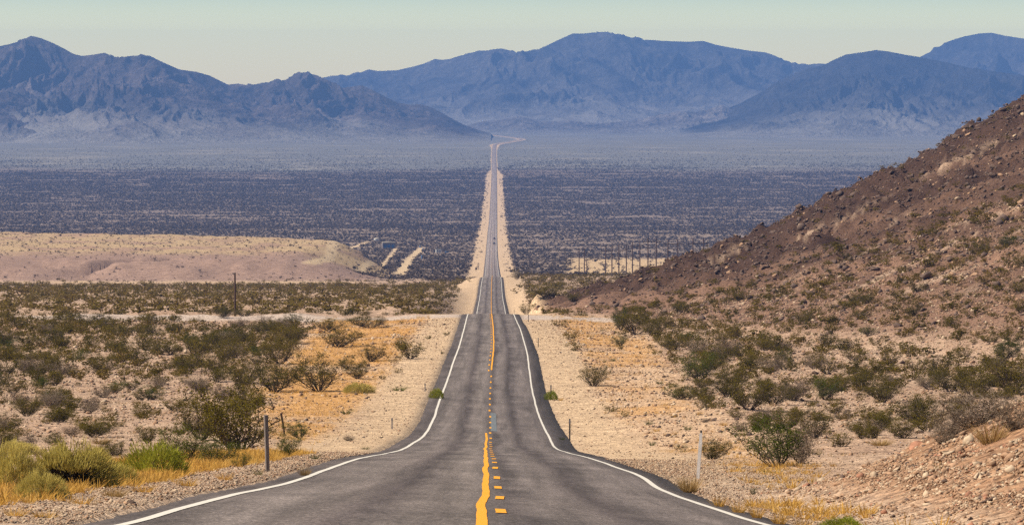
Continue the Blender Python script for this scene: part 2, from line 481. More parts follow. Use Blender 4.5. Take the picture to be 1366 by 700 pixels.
def mat_mountain(name, dark, light, pale, sc_=1.0):
    m, nt, out = newmat(name)
    pos = geo_pos(nt)
    n1 = noise(nt, .0022 * sc_, 7, .62, pos); n2 = noise(nt, .012 * sc_, 6, .7, pos); n3 = noise(nt, .06 * sc_, 4, .7, pos)
    c = ramp(nt, n1, [(.36, dark), (.62, light)])
    c = mixc(nt, 1.0, c, ramp(nt, n2, [(.3, .45), (.5, 1.0), (.72, 1.7)]), 'MULTIPLY')
    c = mixc(nt, 1.0, c, ramp(nt, n3, [(.3, .5), (.5, 1.0), (.72, 1.6)]), 'MULTIPLY')
    a = N(nt, 'ShaderNodeAttribute', attribute_name='fan').outputs['Fac']
    c = mixc(nt, a, c, mixc(nt, 1.0, pale, ramp(nt, n2, [(.3, .72), (.72, 1.25)]), 'MULTIPLY'))
    bsdf(nt, out, c, .95, .05, n3, 1.0, 14)
    return m

M = {}
M['soil'] = mat_ground()
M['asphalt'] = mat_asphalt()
M['white'] = mat_paint('white_road_paint', (.66, .63, .58), 1, .36)
M['yellow'] = mat_paint('yellow_road_paint', (.80, .36, .02), 1, .36)
M['patch'] = mat_plain('grey_patch', (.16, .18, .20), .8, .35, 3)
M['rock'] = mat_plain('tan_rock', (.37, .235, .155), .95, .5, 4)
M['rock_red'] = mat_plain('red_rock', (.38, .19, .125), .95, .45, 4)
M['rock_pale'] = mat_plain('pale_rock', (.50, .385, .28), .95, .45, 5)
M['rock_dark'] = mat_plain('dark_varnished_rock', (.13, .09, .075), .9, .5, 3)
M['wood_grey'] = mat_wood('weathered_wood', (.20, .175, .168))
M['wood_dark'] = mat_wood('dark_pole_wood', (.085, .055, .045))
M['steel_dark'] = mat_plain('dark_steel', (.075, .07, .07), .7, .3, 12)
M['steel_pale'] = mat_plain('pale_steel', (.42, .40, .40), .6, .3, 12)
M['white_plastic'] = mat_plain('white_plastic', (.66, .64, .64), .6, .15, 10)
M['reflector'] = mat_plain('reflector', (.25, .26, .30), .3, .2, 10, .5)
M['glass'] = mat_plain('dark_glass', (.02, .022, .028), .1, .1, 3, .6)
M['car_black'] = mat_plain('black_car_paint', (.018, .018, .024), .3, .1, 3, .5)
M['car_blue'] = mat_plain('dark_blue_car_paint', (.02, .028, .055), .3, .1, 3, .5)
M['rubber'] = mat_plain('rubber', (.02, .02, .02), .9, .2, 8)
M['lamp_red'] = mat_plain('tail_lamp_red', (.30, .02, .02), .4, .1, 3)
M['blue_paint'] = mat_plain('blue_paint', (.08, .19, .42), .6, .2, 3)
M['white_wall'] = mat_plain('white_sheet_metal', (.62, .62, .62), .6, .15, 2)
M['shed_wall'] = mat_plain('grey_violet_sheet_metal', (.20, .19, .23), .7, .2, 1)
M['shed_roof'] = mat_plain('pale_sheet_roof', (.62, .56, .45), .7, .15, 1)
M['wire'] = mat_plain('wire', (.12, .11, .11), .6, .1, 3)
LEAF = {
 'creosote': [(.080, .070, .011), (.122, .100, .015), (.155, .120, .020), (.180, .130, .028)],
 'green': [(.050, .070, .012), (.085, .105, .016), (.12, .135, .022)],
 'bright': [(.26, .29, .035), (.34, .34, .045), (.44, .39, .08)],
 'rabbit': [(.44, .37, .10), (.56, .46, .14), (.64, .53, .20)],
 'dry': [(.085, .060, .032), (.13, .092, .048), (.19, .135, .075)],
 'straw': [(.30, .20, .09), (.42, .28, .12), (.50, .36, .18)],
 'golden': [(.52, .30, .07), (.62, .38, .10), (.66, .46, .18)],
}
for k, v in LEAF.items():
    M['leaf_' + k] = mat_leaf('leaf_' + k, v)
    M['mass_' + k] = mat_leaf('mass_' + k, v, attr='tint')
mixcols = [(.082, .066, .012), (.122, .095, .016), (.150, .110, .022), (.170, .117, .033), (.195, .133, .052)]
M['mass_mixed'] = mat_leaf('mass_mixed', mixcols, attr='tint')
M['mass_far'] = mat_leaf('mass_far', [(.080, .062, .050), (.108, .083, .066), (.135, .104, .084)], attr='tint', trans=0.1)
M['bark'] = mat_plain('stem_bark', (.11, .085, .065), .9, .4, 8)
M['bark_shade'] = mat_plain('shaded_stem_bark', (.05, .038, .028), .9, .4, 8)  # stem bark darkened to put shade inside the hollow bush
M['bark_pale'] = mat_plain('pale_twig_bark', (.26, .20, .155), .9, .4, 8)

# ------------------------------------------------------------------ ground sheet
def rows_d():
    out = [-60., -30., -10., 5., 15., 22.]
    d = 27.
    while d < 23000:
        out.append(d)
        d += max(.30, d * (.0052 if d < 2600 else .008 if d < 14500 else .03))
    return np.array(out)
RDs = rows_d()
offs_in = np.concatenate([[-15, -13.5, -12, -10.8, -9.6, -8.6, -7.6, -6.8, -6.0, -5.4, -4.95, -4.62, -4.25, -4.0, -3, -1.5], [0],
                          [1.5, 3, 4.0, 4.25, 4.62, 4.95, 5.4, 6.0, 6.8, 7.6, 8.6, 9.6, 10.8, 12, 13.5, 15]])
tt = np.linspace(0, 1, 251)[1:]
tt = .78 * tt + .22 * tt ** 3
XX = []
for d in RDs:
    span = 70 + .24 * max(d, 0)
    side = 15 + tt * span
    c = float(xc(max(d, 30)))
    XX.append(np.concatenate([c - side[::-1], c + offs_in, c + side]))
XX = np.array(XX); DD = np.broadcast_to(RDs[:, None], XX.shape)
ZZ, MK = ground(XX, DD)
off = MK['off']
under = (off > -np.interp(DD, [40, 100, 200, 400], [3.98, 4.12, 4.4, 4.5]) - .1) & (off < np.interp(DD, [40, 100, 200, 300, 600], [4.05, 4.2, 4.75, 4.75, 4.5]) + .1)
ZG = ZZ - np.where(under, .14 + DD * 4e-5, 0)

def poly_mask(x, d, pts, width, soft=.35):
    best = np.full(x.shape, 1e9)
    for (a, b) in zip(pts[:-1], pts[1:]):
        L2 = (b[0] - a[0]) ** 2 + (b[1] - a[1]) ** 2
        t_ = np.clip(((x - a[0]) * (b[0] - a[0]) + (d - a[1]) * (b[1] - a[1])) / L2, 0, 1)
        best = np.minimum(best, np.hypot(x - a[0] - t_ * (b[0] - a[0]), d - a[1] - t_ * (b[1] - a[1])))
    return 1 - sstep(width * (1 - soft), width, best)

def PX(x, d, z): return proj(x, np.maximum(d, 1), z)

TRACKS = []
def track(pxs, w):
    pts = [at(*p)[:2] for p in pxs]
    TRACKS.append((pts, w))
track([(412, 352), (440, 343), (468, 331), (492, 322)], 4.0)
track([(532, 366), (545, 347), (562, 331)], 4.5)
track([(478, 362), (497, 350), (528, 331)], 2.5)
SIDE = [(-6.0, 636.), (-24., 638.), (-42., 644.), (-58., 662.)]

def masks(x, d, z, mk):
    """named surface masks used for soil colour and for where plants grow"""
    off = mk['off']
    px, py = PX(x, d, z)
    m = {}
    nz = fbm(x / 18, d / 40, 4, 71); nf = fbm(x / 4, d / 7, 3, 73)
    edge = 14 + 2.2 * nf + 2.0 * nz
    wid = np.where((off < 0) & (d < 150), np.interp(d, [40, 70, 110, 150], [5.5, 5.6, 6.2, 8.0]), 0) + np.where((off < 0) & (d < 150), 0, 1) * np.interp(d, [30, 60, 120, 250, 520, 700, 1100, 1800, 7300, 7700], [6.6, 6.6, 7.6, 8.6, 9.2, 9.0, 9.5, 13, 14.2, 6.0]) + 6.0 * sstep(9300, 10100, d)
    wid = wid + 2.6 * fbm(x / 30, d / 45, 4, 75) * sstep(700, 1500, d) * (1 - sstep(8500, 9300, d))
    m['margin'] = 1 - sstep(wid - 1.0 + nf, wid + 1.6 + nf, np.abs(off))
    m['side'] = poly_mask(x, d, SIDE, 26.0, .25)
    m['sideclear'] = sstep(560, 590, d) * (1 - sstep(672, 690, d)) * sstep(-52, -44, x) * (1 - sstep(-8, -6, x))
    tr = np.zeros(x.shape)
    for pts, w in TRACKS: tr = np.maximum(tr, poly_mask(x, d, pts, w, .5))
    m['track'] = tr
    # sandy aprons with burnt-orange grass
    oL = np.interp(d, [100, 150, 185, 240, 335, 405, 620], [7.5, 8.5, 10, 13, 18, 20, 26])
    oR = np.interp(d, [90, 150, 285, 340, 420, 580, 680], [7.0, 11.0, 15.5, 15.5, 18, 21, 15])
    la = sstep(-1, 1, -off - wid + 1.5 * nf) * (1 - sstep(-1.5, 1.5, -off - oL + 3 * nz + 1.5 * nf)) * sstep(100, 130, d) * (1 - sstep(630, 650, d))
    ra = sstep(-1, 1, off - wid + 1.5 * nf) * (1 - sstep(-1.5, 1.5, off - oR + 3 * nz + 1.5 * nf)) * sstep(85, 110, d) * (1 - sstep(640, 690, d))
    m['apron_l'] = la; m['apron_r'] = ra
    nb = (off < -5.0) & (off > -14)
    m['verge_l'] = np.where(off < 0, sstep(5.3, 5.9, -off + .5 * nf) * (1 - sstep(7.6, 9.5, -off + .8 * nf)), 0) * sstep(36, 42, d) * (1 - sstep(100, 140, d))
    m['orange'] = np.clip((la * sstep(-.25, .25, nz + .2 * nf + .3) + ra * .75 * sstep(-.2, .25, nz + .3 * nf)) + m['verge_l'] + .25 * sstep(.1, .5, nz) * sstep(690, 800, d) * (1 - sstep(1500, 1850, d)), 0, 1)
    m['tanclear'] = sstep(1950, 2010, d) * (1 - sstep(2800, 2950, d + 150 * nz)) * sstep(745, 765, px + 20 * nz) * (1 - sstep(890, 915, px)) * sstep(14, 18, off)
    m['strip'] = sstep(1740, 1765, d + 25 * nz) * (1 - sstep(1812, 1835, d + 18 * nz)) * (1 - sstep(-70, -52, off))
    m['far'] = sstep(1850, 2100, d)
    m['fan'] = sstep(7300, 8000, d + 400 * fbm(x / 500, d / 900, 3, 79))
    return m, nz, nf

mm, nz, nf = masks(XX, DD, ZZ, MK)
def C(r, g, b): return np.array([r, g, b])
def mixv(col, w, c): return col * (1 - w[..., None]) + w[..., None] * c
soil = np.broadcast_to(C(.45, .325, .245), XX.shape + (3,)).copy()
soil = mixv(soil, sstep(-.3, .4, nz), C(.51, .385, .295))
soil = mixv(soil, sstep(650, 900, DD) * (1 - mm['far']), C(.46, .345, .265))
soil = mixv(soil, np.maximum(mm['apron_l'], mm['apron_r']), C(.57, .42, .295))
soil = mixv(soil, mm['orange'] * .85, C(.60, .35, .135))
soil = mixv(soil, mm['far'], lerp(C(.29, .235, .195), C(.23, .19, .17), sstep(3200, 6200, DD)[..., None]))
soil = mixv(soil, mm['fan'], C(.20, .205, .20))
soil = mixv(soil, mm['fan'] * sstep(.0, .45, fbm(XX / 260, DD / 160, 4, 83)), C(.29, .28, .25))
soil = mixv(soil, mm['tanclear'], C(.56, .43, .27))
soil = mixv(soil, mm['strip'], C(.56, .43, .29))
mt = sstep(.0, .10, MK['mesa'])
soil = mixv(soil, mt, C(.33, .235, .195))
soil = mixv(soil, mt * sstep(1985, 2080, DD + 40 * nz), lerp(C(.47, .36, .225), C(.38, .27, .20), sstep(-.1, .3, fbm(XX / 30, DD / 70, 3, 85))[..., None]))
h = MK['hill']; ht = MK['hill_t']
hb = fbm(XX / 22 + DD / 60, DD / 55, 4, 91)
rockc = lerp(C(.235, .150, .112), C(.064, .039, .031), np.clip(sstep(.08, .85, ht + .55 * hb) * 1.0, 0, 1)[..., None])
soil = soil * (1 - h[..., None]) + h[..., None] * rockc
# pale scree streaks that run down along the slope
px_, py_ = PX(XX, DD, ZZ)
band = fbm((py_ + (px_ - 1000) * .50) / 15, px_ / 190, 3, 95)
streak = sstep(.22, .42, band) * h * sstep(.12, .3, ht) * (1 - sstep(.72, .9, ht)) * sstep(860, 1000, px_) * .95
soil = mixv(soil, streak, C(.45, .345, .27))
soil = mixv(soil, sstep(.02, .2, MK['spoil']), C(.34, .215, .14))
soil = mixv(soil, MK['spoil'] * sstep(.1, .5, fbm(XX / 1.6, DD / 3, 3, 97)) * .6, C(.36, .185, .12))
mg = mm['margin']
nearg = 1 - sstep(85, 130, DD)
soil = mixv(soil, mg * (1 - sstep(.02, .2, MK['spoil'])), lerp(C(.60, .465, .325), C(.49, .385, .30), nearg[..., None]))
soil = mixv(soil, mm['side'] , C(.54, .465, .42))
soil = mixv(soil, mm['track'], C(.60, .48, .32))
dark_edge = (1 - sstep(4.5, 5.3 + .5 * nf, np.abs(off))) * (1 - mm['far']) * sstep(120, 200, DD) * .5
soil = mixv(soil, dark_edge, C(.16, .145, .14))
soil = np.concatenate([soil, np.ones(soil.shape[:2] + (1,))], -1)
ground_o = mesh_np('desert_ground', np.stack([XX, DD, ZG], -1).reshape(-1, 3), grid_faces(*XX.shape), M['soil'], smooth=True,
                   attrs={'soil': soil.reshape(-1, 4)})
tag(ground_o, kind='structure')

# ------------------------------------------------------------------ road and its paint
def road_rows(d0, d1):
    out = []; d = d0
    while d < d1:
        out.append(d); d += max(.5, d * .006)
    out.append(d1); return np.array(out)
def road_z(o, d): return lerp(zL(d), zR(d), np.clip((o + 3.6) / 7.2, -.25, 1.25))
def lift(d): return .004 + d * 3.0e-5 + 2.5 * sstep(9200, 10000, np.asarray(d, float))
rd = road_rows(22, 15200)
cols = np.array([-4.9, -4.6, -3.6, -2.4, -1.2, 0, 1.2, 2.4, 3.6, 4.6, 4.9])
OO = np.broadcast_to(cols[None], (rd.size, cols.size)).copy()
en = .16 * fbm(rd / 1.7, rd * 0, 3, 101) + .10 * fbm(rd / 9, rd * 0, 2, 102); en2 = .16 * fbm(rd / 1.7, rd * 0 + 7, 3, 103) + .10 * fbm(rd / 9, rd * 0 + 5, 2, 104)
eL = np.interp(rd, [40, 100, 200, 400], [3.98, 4.12, 4.4, 4.5]); eR = np.interp(rd, [40, 100, 200, 300, 600], [4.05, 4.2, 4.75, 4.75, 4.5])
OO[:, 1] = -eL; OO[:, 0] = -eL - .25; OO[:, -2] = eR; OO[:, -1] = eR + .25
OO[:, 0] += en; OO[:, 1] += en; OO[:, -1] += en2; OO[:, -2] += en2
RX = xc(rd)[:, None] + OO
RZ = road_z(OO, rd[:, None]) + lift(rd)[:, None] + .05 * (1 - (OO / 3.6) ** 2)
RZ[:, 0] -= .30; RZ[:, -1] -= .30
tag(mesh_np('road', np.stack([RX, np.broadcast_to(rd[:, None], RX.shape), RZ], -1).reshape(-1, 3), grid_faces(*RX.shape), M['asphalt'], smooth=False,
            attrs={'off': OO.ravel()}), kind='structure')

def stripe(name, segs, mat, wob=0.0, extra=1.0, seed=0):
    """segs: list of (d0, d1, offset, width)"""
    V = []; Fs = []; b = 0
    for (d0, d1, o, w) in segs:
        r = road_rows(d0, d1) if d1 - d0 > 8 else np.linspace(d0, d1, 5)
        oo = o + wob * fbm(r / 16, r * 0 + seed, 3, 110)
        ww = np.full(r.size, w) * (1 + .10 * fbm(r / .9, r * 0 + seed, 2, 112))
        L = np.stack([oo - ww / 2, oo + ww / 2], 1)
        X = xc(r)[:, None] + L
        Z = road_z(L, r[:, None]) + lift(r)[:, None] + .05 * (1 - (L / 3.6) ** 2) + (.006 + r * 1.6e-5)[:, None] * extra
        V.append(np.stack([X, np.broadcast_to(r[:, None], X.shape), Z], -1).reshape(-1, 3))
        Fs.append(grid_faces(r.size, 2) + b); b += r.size * 2
    return tag(mesh_np(name, np.concatenate(V), np.concatenate(Fs), mat), kind='structure')
stripe('edge_line', [(24, 148.5, -3.6, .125), (151, 4600, -3.62, .15)], M['white'], .05, seed=1)
stripe('edge_line', [(24, 4600, 3.6, .135)], M['white'], .05, seed=4)
stripe('centre_line', [(24, 247, -.12, .125), (383, 690, .10, .14), (900, 1050, .0, .12), (1050, 2160, .02, .13)], M['yellow'], .08, seed=7)
dash = [(d0, d0 + 3.05, .115 if d0 < 380 else -.16, .135) for d0 in np.arange(26.5, 690, 12.2)]
dash += [(d0, d0 + 3.05, 0, .13) for d0 in np.arange(2200, 3600, 12.2)]
stripe('dashed_centre_line', dash, M['yellow'], .05, extra=1.3, seed=7)
pt = stripe('road_patch', [(252, 292, .33, .38)], M['patch'], .04, seed=3)

# ------------------------------------------------------------------ mountains: real ranges at their own distances
M['mt_left'] = mat_mountain('mountain_rock_violet', (.050, .041, .041), (.110, .086, .076), (.25, .235, .215))
M['mt_low'] = mat_mountain('low_hill_rock', (.11, .095, .088), (.17, .150, .135), (.25, .235, .215))
M['mt_main'] = mat_mountain('mountain_rock_brown', (.046, .044, .043), (.095, .086, .076), (.25, .235, .215))
M['mt_cone'] = mat_mountain('mountain_rock_dark', (.030, .029, .030), (.050, .046, .043), (.25, .235, .215))
def mountain(name, sil, D, front, mat, seed, rough=.45, shape=1.25, foot_sil=None, size=900., nx=520, ny=230, sx=1.0, sharp=1.0):
    """sil: photo outline (column, row); D: distance of the crest; front: depth from crest to foot"""
    sp = np.array([p[0] for p in sil], float); sy = np.array([p[1] for p in sil], float)
    px = np.linspace(sp[0], sp[-1], nx)
    u = (px - W_ / 2) / F
    ridge_v = vrow(np.interp(px, sp, sy))
    # crest line wanders in depth
    Dc = D + front * .25 * fbm(px / 420., px * 0 + seed, 2, seed + 1)
    t = np.concatenate([np.linspace(0, 1, ny - 24), 1 + np.linspace(0, .5, 25)[1:]])
    fr = front * (1 + .22 * fbm(px / 420., px * 0 + 3.1, 2, seed + 2))
    d = (Dc - fr)[:, None] + fr[:, None] * t[None]
    x = u[:, None] * D * np.ones_like(d)
    xw = x * d / D * .15 + x * .85
    xw = u[:, None] * d
    zb = np.interp(d, GD, GZ[GU.size // 3]) - 1.5
    zr = (ridge_v * Dc)[:, None]
    hr = np.maximum(zr - np.interp(Dc, GD, GZ[GU.size // 3])[:, None], 0)
    tc = np.clip(t, 0, 1)[None]
    wx = xw + 220 * fbm(xw / 700, d / 700, 2, seed + 5); wy = d + 220 * fbm(xw / 700 + 9, d / 700, 2, seed + 6)
    rg = ridged(wx / size * sx, wy / (size * 1.9), 7, seed)
    rg2 = ridged(wx / (size * .28) * sx, wy / (size * .75), 5, seed + 13)
    base = tc ** shape
    amp = rough * (1 - .55 * tc ** 3)
    k = (1 - amp) + amp * (rg * 1.5)
    rg3 = ridged(wx / (size * .10) * sx, wy / (size * .30), 4, seed + 17)
    k = k * (1 + (.42 * (rg2 - .45) + .16 * (rg3 - .45)) * (1 - .8 * tc ** 6))
    hgt = hr * base * k
    bk = np.maximum(1 - 1.6 * (t[None] - 1), 0)
    hgt = np.where(t[None] > 1, hr * bk, hgt)
    z = zb + hgt * sstep(0, .08, tc + 0 * d)
    # make the outline follow the traced one
    for it in range(5):
        vmax = (z / d).max(axis=1)
        kk = np.argmax(z / d, axis=1)
        zt = ridge_v * d[np.arange(nx), kk]
        s = (zt - zb[np.arange(nx), kk]) / np.maximum(z[np.arange(nx), kk] - zb[np.arange(nx), kk], 1)
        s = np.clip(s, .4, 2.2)
        kr = np.exp(-(np.arange(-40, 41) / 14.) ** 2); kr /= kr.sum()
        s = np.convolve(np.pad(s, 40, mode='edge'), kr, 'valid')
        z = zb + (z - zb) * s[:, None]
    fan = np.clip(1 - (z - zb) / np.maximum(hr * .30, 25), 0, 1) * .85 * sstep(-.25, .35, fbm(xw / 420, d / 900, 4, seed + 21) + .25)
    hf = (z - zb) / np.maximum(hr, 40)
    fan = np.maximum(fan * .8, 1 - sstep(-.05, .55, hf + .24 * fbm(xw / 260, d / 700, 4, seed + 22)))  # slopes paler towards the foot: fan soil, plus low haze put into the colour
    o = mesh_np(name, np.stack([xw, d, z], -1).reshape(-1, 3), grid_faces(nx, d.shape[1])[:, ::-1], mat, smooth=False, attrs={'fan': fan.ravel()})
    return tag(o, kind='structure')

mountain('mountain_range', [(-420, 96), (-300, 70), (-200, 82), (-120, 72), (-60, 78), (-20, 66), (0, 62), (14, 59), (28, 54), (42, 48), (55, 51), (70, 57), (86, 65), (98, 72), (110, 75),
          (126, 73), (140, 71), (150, 74), (158, 76), (176, 76), (188, 72), (200, 75), (215, 82), (240, 93), (262, 96), (280, 101), (298, 110), (304, 113),
          (318, 112), (340, 113), (356, 110), (366, 106), (376, 108), (388, 102), (400, 96), (412, 97), (424, 101), (440, 108), (458, 117), (470, 116), (482, 114),
          (495, 119), (512, 128), (528, 136), (545, 140), (560, 139), (575, 143), (592, 152), (606, 160), (620, 167), (640, 174), (655, 178)],
         13000, 2300, M['mt_left'], 201, rough=.50, shape=1.15, size=620, nx=1000, ny=300)
mountain('low_foothill', [(-260, 150), (-200, 128), (-120, 118), (-60, 122), (0, 124), (12, 122), (28, 128), (48, 138), (66, 146), (84, 152), (100, 158), (118, 166), (135, 174), (150, 182)],
         11700, 900, M['mt_left'], 231, rough=.45, shape=1.1, size=380, nx=360, ny=150)
mountain('mountain', [(380, 112), (430, 104), (445, 101), (465, 100), (478, 97), (492, 93), (504, 95), (530, 94), (548, 90), (566, 85), (580, 79), (590, 80), (600, 79), (622, 72), (640, 68),
          (652, 67), (668, 65), (682, 68), (700, 69), (716, 66), (732, 60), (748, 52), (764, 45), (780, 45), (795, 43), (812, 43), (830, 47), (850, 51), (870, 54), (890, 55), (915, 56),
          (938, 55), (955, 60), (975, 64), (1000, 68), (1020, 70), (1040, 77), (1055, 84), (1080, 86), (1095, 85), (1120, 88), (1180, 96), (1260, 110)],
         19000, 4200, M['mt_main'], 261, rough=.48, shape=1.35, size=1250, nx=900, ny=300)
mountain('dark_mountain', [(905, 172), (930, 162), (955, 152), (985, 139), (1010, 126), (1035, 110), (1058, 99), (1080, 90), (1096, 88), (1112, 80), (1128, 73), (1150, 70), (1168, 67), (1185, 69), (1205, 73),
          (1230, 77), (1255, 82), (1290, 90), (1330, 96), (1366, 101), (1430, 112), (1520, 130), (1640, 150), (1760, 172)],
         15500, 2600, M['mt_cone'], 291, rough=.40, shape=1.05, size=560, nx=900, ny=260)
mountain('far_peak', [(1140, 100), (1190, 90), (1225, 77), (1245, 66), (1262, 56), (1285, 49), (1305, 45), (1322, 44), (1340, 48), (1366, 52), (1420, 64), (1500, 60), (1580, 84), (1700, 120)],
         20500, 2600, M['mt_main'], 321, rough=.45, shape=1.2, size=800, nx=360, ny=180)
mountain('low_ridge', [(600, 172), (625, 167), (645, 162), (668, 160), (690, 155), (705, 158), (725, 163), (760, 161), (800, 165), (850, 160), (885, 152), (905, 149), (925, 150), (945, 146), (962, 140), (975, 146), (1000, 155), (1040, 166), (1090, 172)],
         15300, 900, M['mt_low'], 351, rough=.5, shape=1.0, size=300, nx=520, ny=120)

# ------------------------------------------------------------------ plants
def quads(P, Nrm, size, aspect=1.0, rng=R):
    """leaf faces: one quad per point, facing roughly Nrm"""
    n = len(P)
    a = rng.normal(size=(n, 3)); Nn = Nrm / np.maximum(np.linalg.norm(Nrm, axis=1, keepdims=True), 1e-9)
    e1 = np.cross(Nn, a); e1 /= np.maximum(np.linalg.norm(e1, axis=1, keepdims=True), 1e-9)
    e2 = np.cross(Nn, e1)
    s = np.asarray(size).reshape(-1, 1) * np.ones((n, 1))
    V = np.stack([P - e1 * s, P + e2 * s * .55 * aspect, P + e1 * s, P - e2 * s * .55 * aspect], 1).reshape(-1, 3)
    return V, np.arange(4 * n).reshape(-1, 4)
def blades(P, T, length, width, rng=R):
    """thin upright blades from P along T"""
    n = len(P); T = T / np.linalg.norm(T, axis=1, keepdims=True)
    s = np.cross(T, rng.normal(size=(n, 3))); s /= np.maximum(np.linalg.norm(s, axis=1, keepdims=True), 1e-9)
    L = np.asarray(length).reshape(-1, 1); w = np.asarray(width).reshape(-1, 1)
    V = np.stack([P - s * w, P + s * w, P + T * L + s * w * .3, P + T * L - s * w * .3], 1).reshape(-1, 3)
    return V, np.arange(4 * n).reshape(-1, 4)
def sticks(A, B, ra, rb):
    """3-sided tapered sticks"""
    A = np.asarray(A, float); B = np.asarray(B, float); n = len(A)
    T = B - A; T /= np.maximum(np.linalg.norm(T, axis=1, keepdims=True), 1e-9)
    q = np.where(np.abs(T[:, :1]) < .9, np.array([[1., 0, 0]]), np.array([[0, 1., 0]]))
    e1 = np.cross(T, q); e1 /= np.linalg.norm(e1, axis=1, keepdims=True); e2 = np.cross(T, e1)
    ra = np.asarray(ra).reshape(-1, 1) * np.ones((n, 1)); rb = np.asarray(rb).reshape(-1, 1) * np.ones((n, 1))
    ring = []
    for k in range(3):
        w = 2 * math.pi * k / 3; e = math.cos(w) * e1 + math.sin(w) * e2
        ring.append((A + e * ra, B + e * rb))
    V = np.stack([ring[0][0], ring[1][0], ring[2][0], ring[0][1], ring[1][1], ring[2][1]], 1).reshape(-1, 3)
    b = (np.arange(n) * 6)[:, None]
    Fs = np.concatenate([b + np.array([[0, 1, 4, 3]]), b + np.array([[1, 2, 5, 4]]), b + np.array([[2, 0, 3, 5]])], 1).reshape(-1, 4)
    return V, Fs

def bush_shape(kind, seed, leaves):
    """unit plant about 1 wide and H high; returns stems (V,F) and foliage (V,F)"""
    g = np.random.default_rng(seed)
    SA, SB, SRa, SRb = [], [], [], []
    tips = []
    if kind in ('creosote', 'green', 'dry'):
        ns = int(g.integers(15, 22)) if kind != 'dry' else 24
        lean = g.normal(0, .07, 2)
        for i in range(ns):
            az = g.uniform(0, 2 * math.pi); spread = g.uniform(.08, .95) ** .7
            L = g.uniform(.55, 1.0)
            p = np.array([math.cos(az), math.sin(az), 0]) * g.uniform(0, .06)
            nseg = 4
            end = np.array([math.cos(az) * spread * .46 + lean[0], math.sin(az) * spread * .46 + lean[1], .78 * L * (1 - .38 * spread ** 2)])
            prev = p
            for k in range(1, nseg + 1):
                f = k / nseg
                q = p + (end - p) * f + np.array([math.cos(az), math.sin(az), 0]) * .05 * math.sin(f * math.pi) + g.normal(0, .014, 3)
                SA.append(prev); SB.append(q); SRa.append(.0085 * (1.15 - f)); SRb.append(.0085 * (1.1 - f))
                if f > .2:
                    for b in range(3 if kind != 'dry' else 4):
                        dr = g.normal(0, 1, 3); dr[2] = abs(dr[2]) * .8 + .25; dr /= np.linalg.norm(dr)
                        e = q + dr * g.uniform(.07, .19) * (1.2 - .3 * f)
                        SA.append(q); SB.append(e); SRa.append(.0045); SRb.append(.002)
                        tips.append((q, e))
                        if kind == 'dry':
                            for b2 in range(2):
                                dr2 = dr + g.normal(0, .6, 3); dr2 /= np.linalg.norm(dr2)
                                SA.append(e); SB.append(e + dr2 * g.uniform(.05, .12)); SRa.append(.003); SRb.append(.0012)
                prev = q
        tips_a = np.array([t[0] for t in tips]); tips_b = np.array([t[1] for t in tips])
        # some branches stay thin: gaps in the crown
        wgt = g.uniform(.12, 1, len(tips)) ** 1.6 * (tips_b[:, 2] + .35)
        if kind == 'dry': wgt = g.uniform(0, 1, len(tips)) ** 2.5
        idx = g.choice(len(tips), leaves, p=wgt / wgt.sum())
        f = g.uniform(.25, 1.15, (leaves, 1))
        P = tips_a[idx] + (tips_b[idx] - tips_a[idx]) * f + g.normal(0, .034, (leaves, 3))
        P[:, 2] = np.maximum(P[:, 2], .03)
        sz = g.uniform(.6, 1.3, leaves) * (.30 / math.sqrt(leaves)) * (2.35 if kind != 'dry' else 1.35)
        nrm = g.normal(size=(leaves, 3)) + np.array([0, 0, .5]) + P * np.array([.9, .9, .4])
        LV, LF = quads(P, nrm, sz, 1.25, g)
    elif kind in ('rabbit', 'bright', 'hollow'):
        n = leaves
        az = g.uniform(0, 2 * math.pi, n); el = np.arccos(g.uniform(.05, 1, n))
        lob = 1 + .16 * np.sin(az * 3 + seed) + .1 * np.sin(az * 5 + 2 * seed) * np.sin(el * 4)
        dirv = np.stack([np.cos(az) * np.sin(el), np.sin(az) * np.sin(el), np.cos(el) * .95], 1)
        r0 = g.uniform(.34, .46, n) * lob * (1 + .10 * np.sin(az * 9 + seed) * np.sin(el * 7))
        if kind == 'hollow':
            ok = ~((dirv @ np.array([.42, -.88, .05]) > .45 + .08 * np.sin(az * 11)) & (dirv[:, 2] < .62))
            az, el, dirv, r0 = az[ok], el[ok], dirv[ok], r0[ok]; n = int(ok.sum())
        P = dirv * r0[:, None] * np.array([1.0, 1.0, 1.15])
        T = dirv * .8 + np.array([0, 0, .75]) + g.normal(0, .28, (n, 3))
        LV, LF = blades(P, T, g.uniform(.035, .10, n), np.full(n, .36 / math.sqrt(n)), g)
        ns = 46 if kind != 'hollow' else 420  # many more dark stems added to make the hollow look shaded
        for i in range(ns):
            k = g.integers(0, n)
            SA.append(np.array([g.normal(0, .05), g.normal(0, .05), 0])); SB.append(P[k] * g.uniform(.7, 1)); SRa.append(.006); SRb.append(.003)
    elif kind in ('straw', 'golden', 'weed'):
        n = leaves
        az = g.uniform(0, 2 * math.pi, n); r = .13 * np.sqrt(g.uniform(0, 1, n))
        P = np.stack([np.cos(az) * r, np.sin(az) * r, np.zeros(n)], 1)
        T = np.stack([np.cos(az), np.sin(az), np.zeros(n)], 1) * g.uniform(.05, .75, (n, 1)) + np.array([0, 0, 1.]) + g.normal(0, .12, (n, 3))
        LV, LF = blades(P, T, g.uniform(.4, 1.0, n) * .8, np.full(n, .0075 if n > 80 else .016), g)
        return None, (LV, LF)
    return sticks(SA, SB, SRa, SRb), (LV, LF)

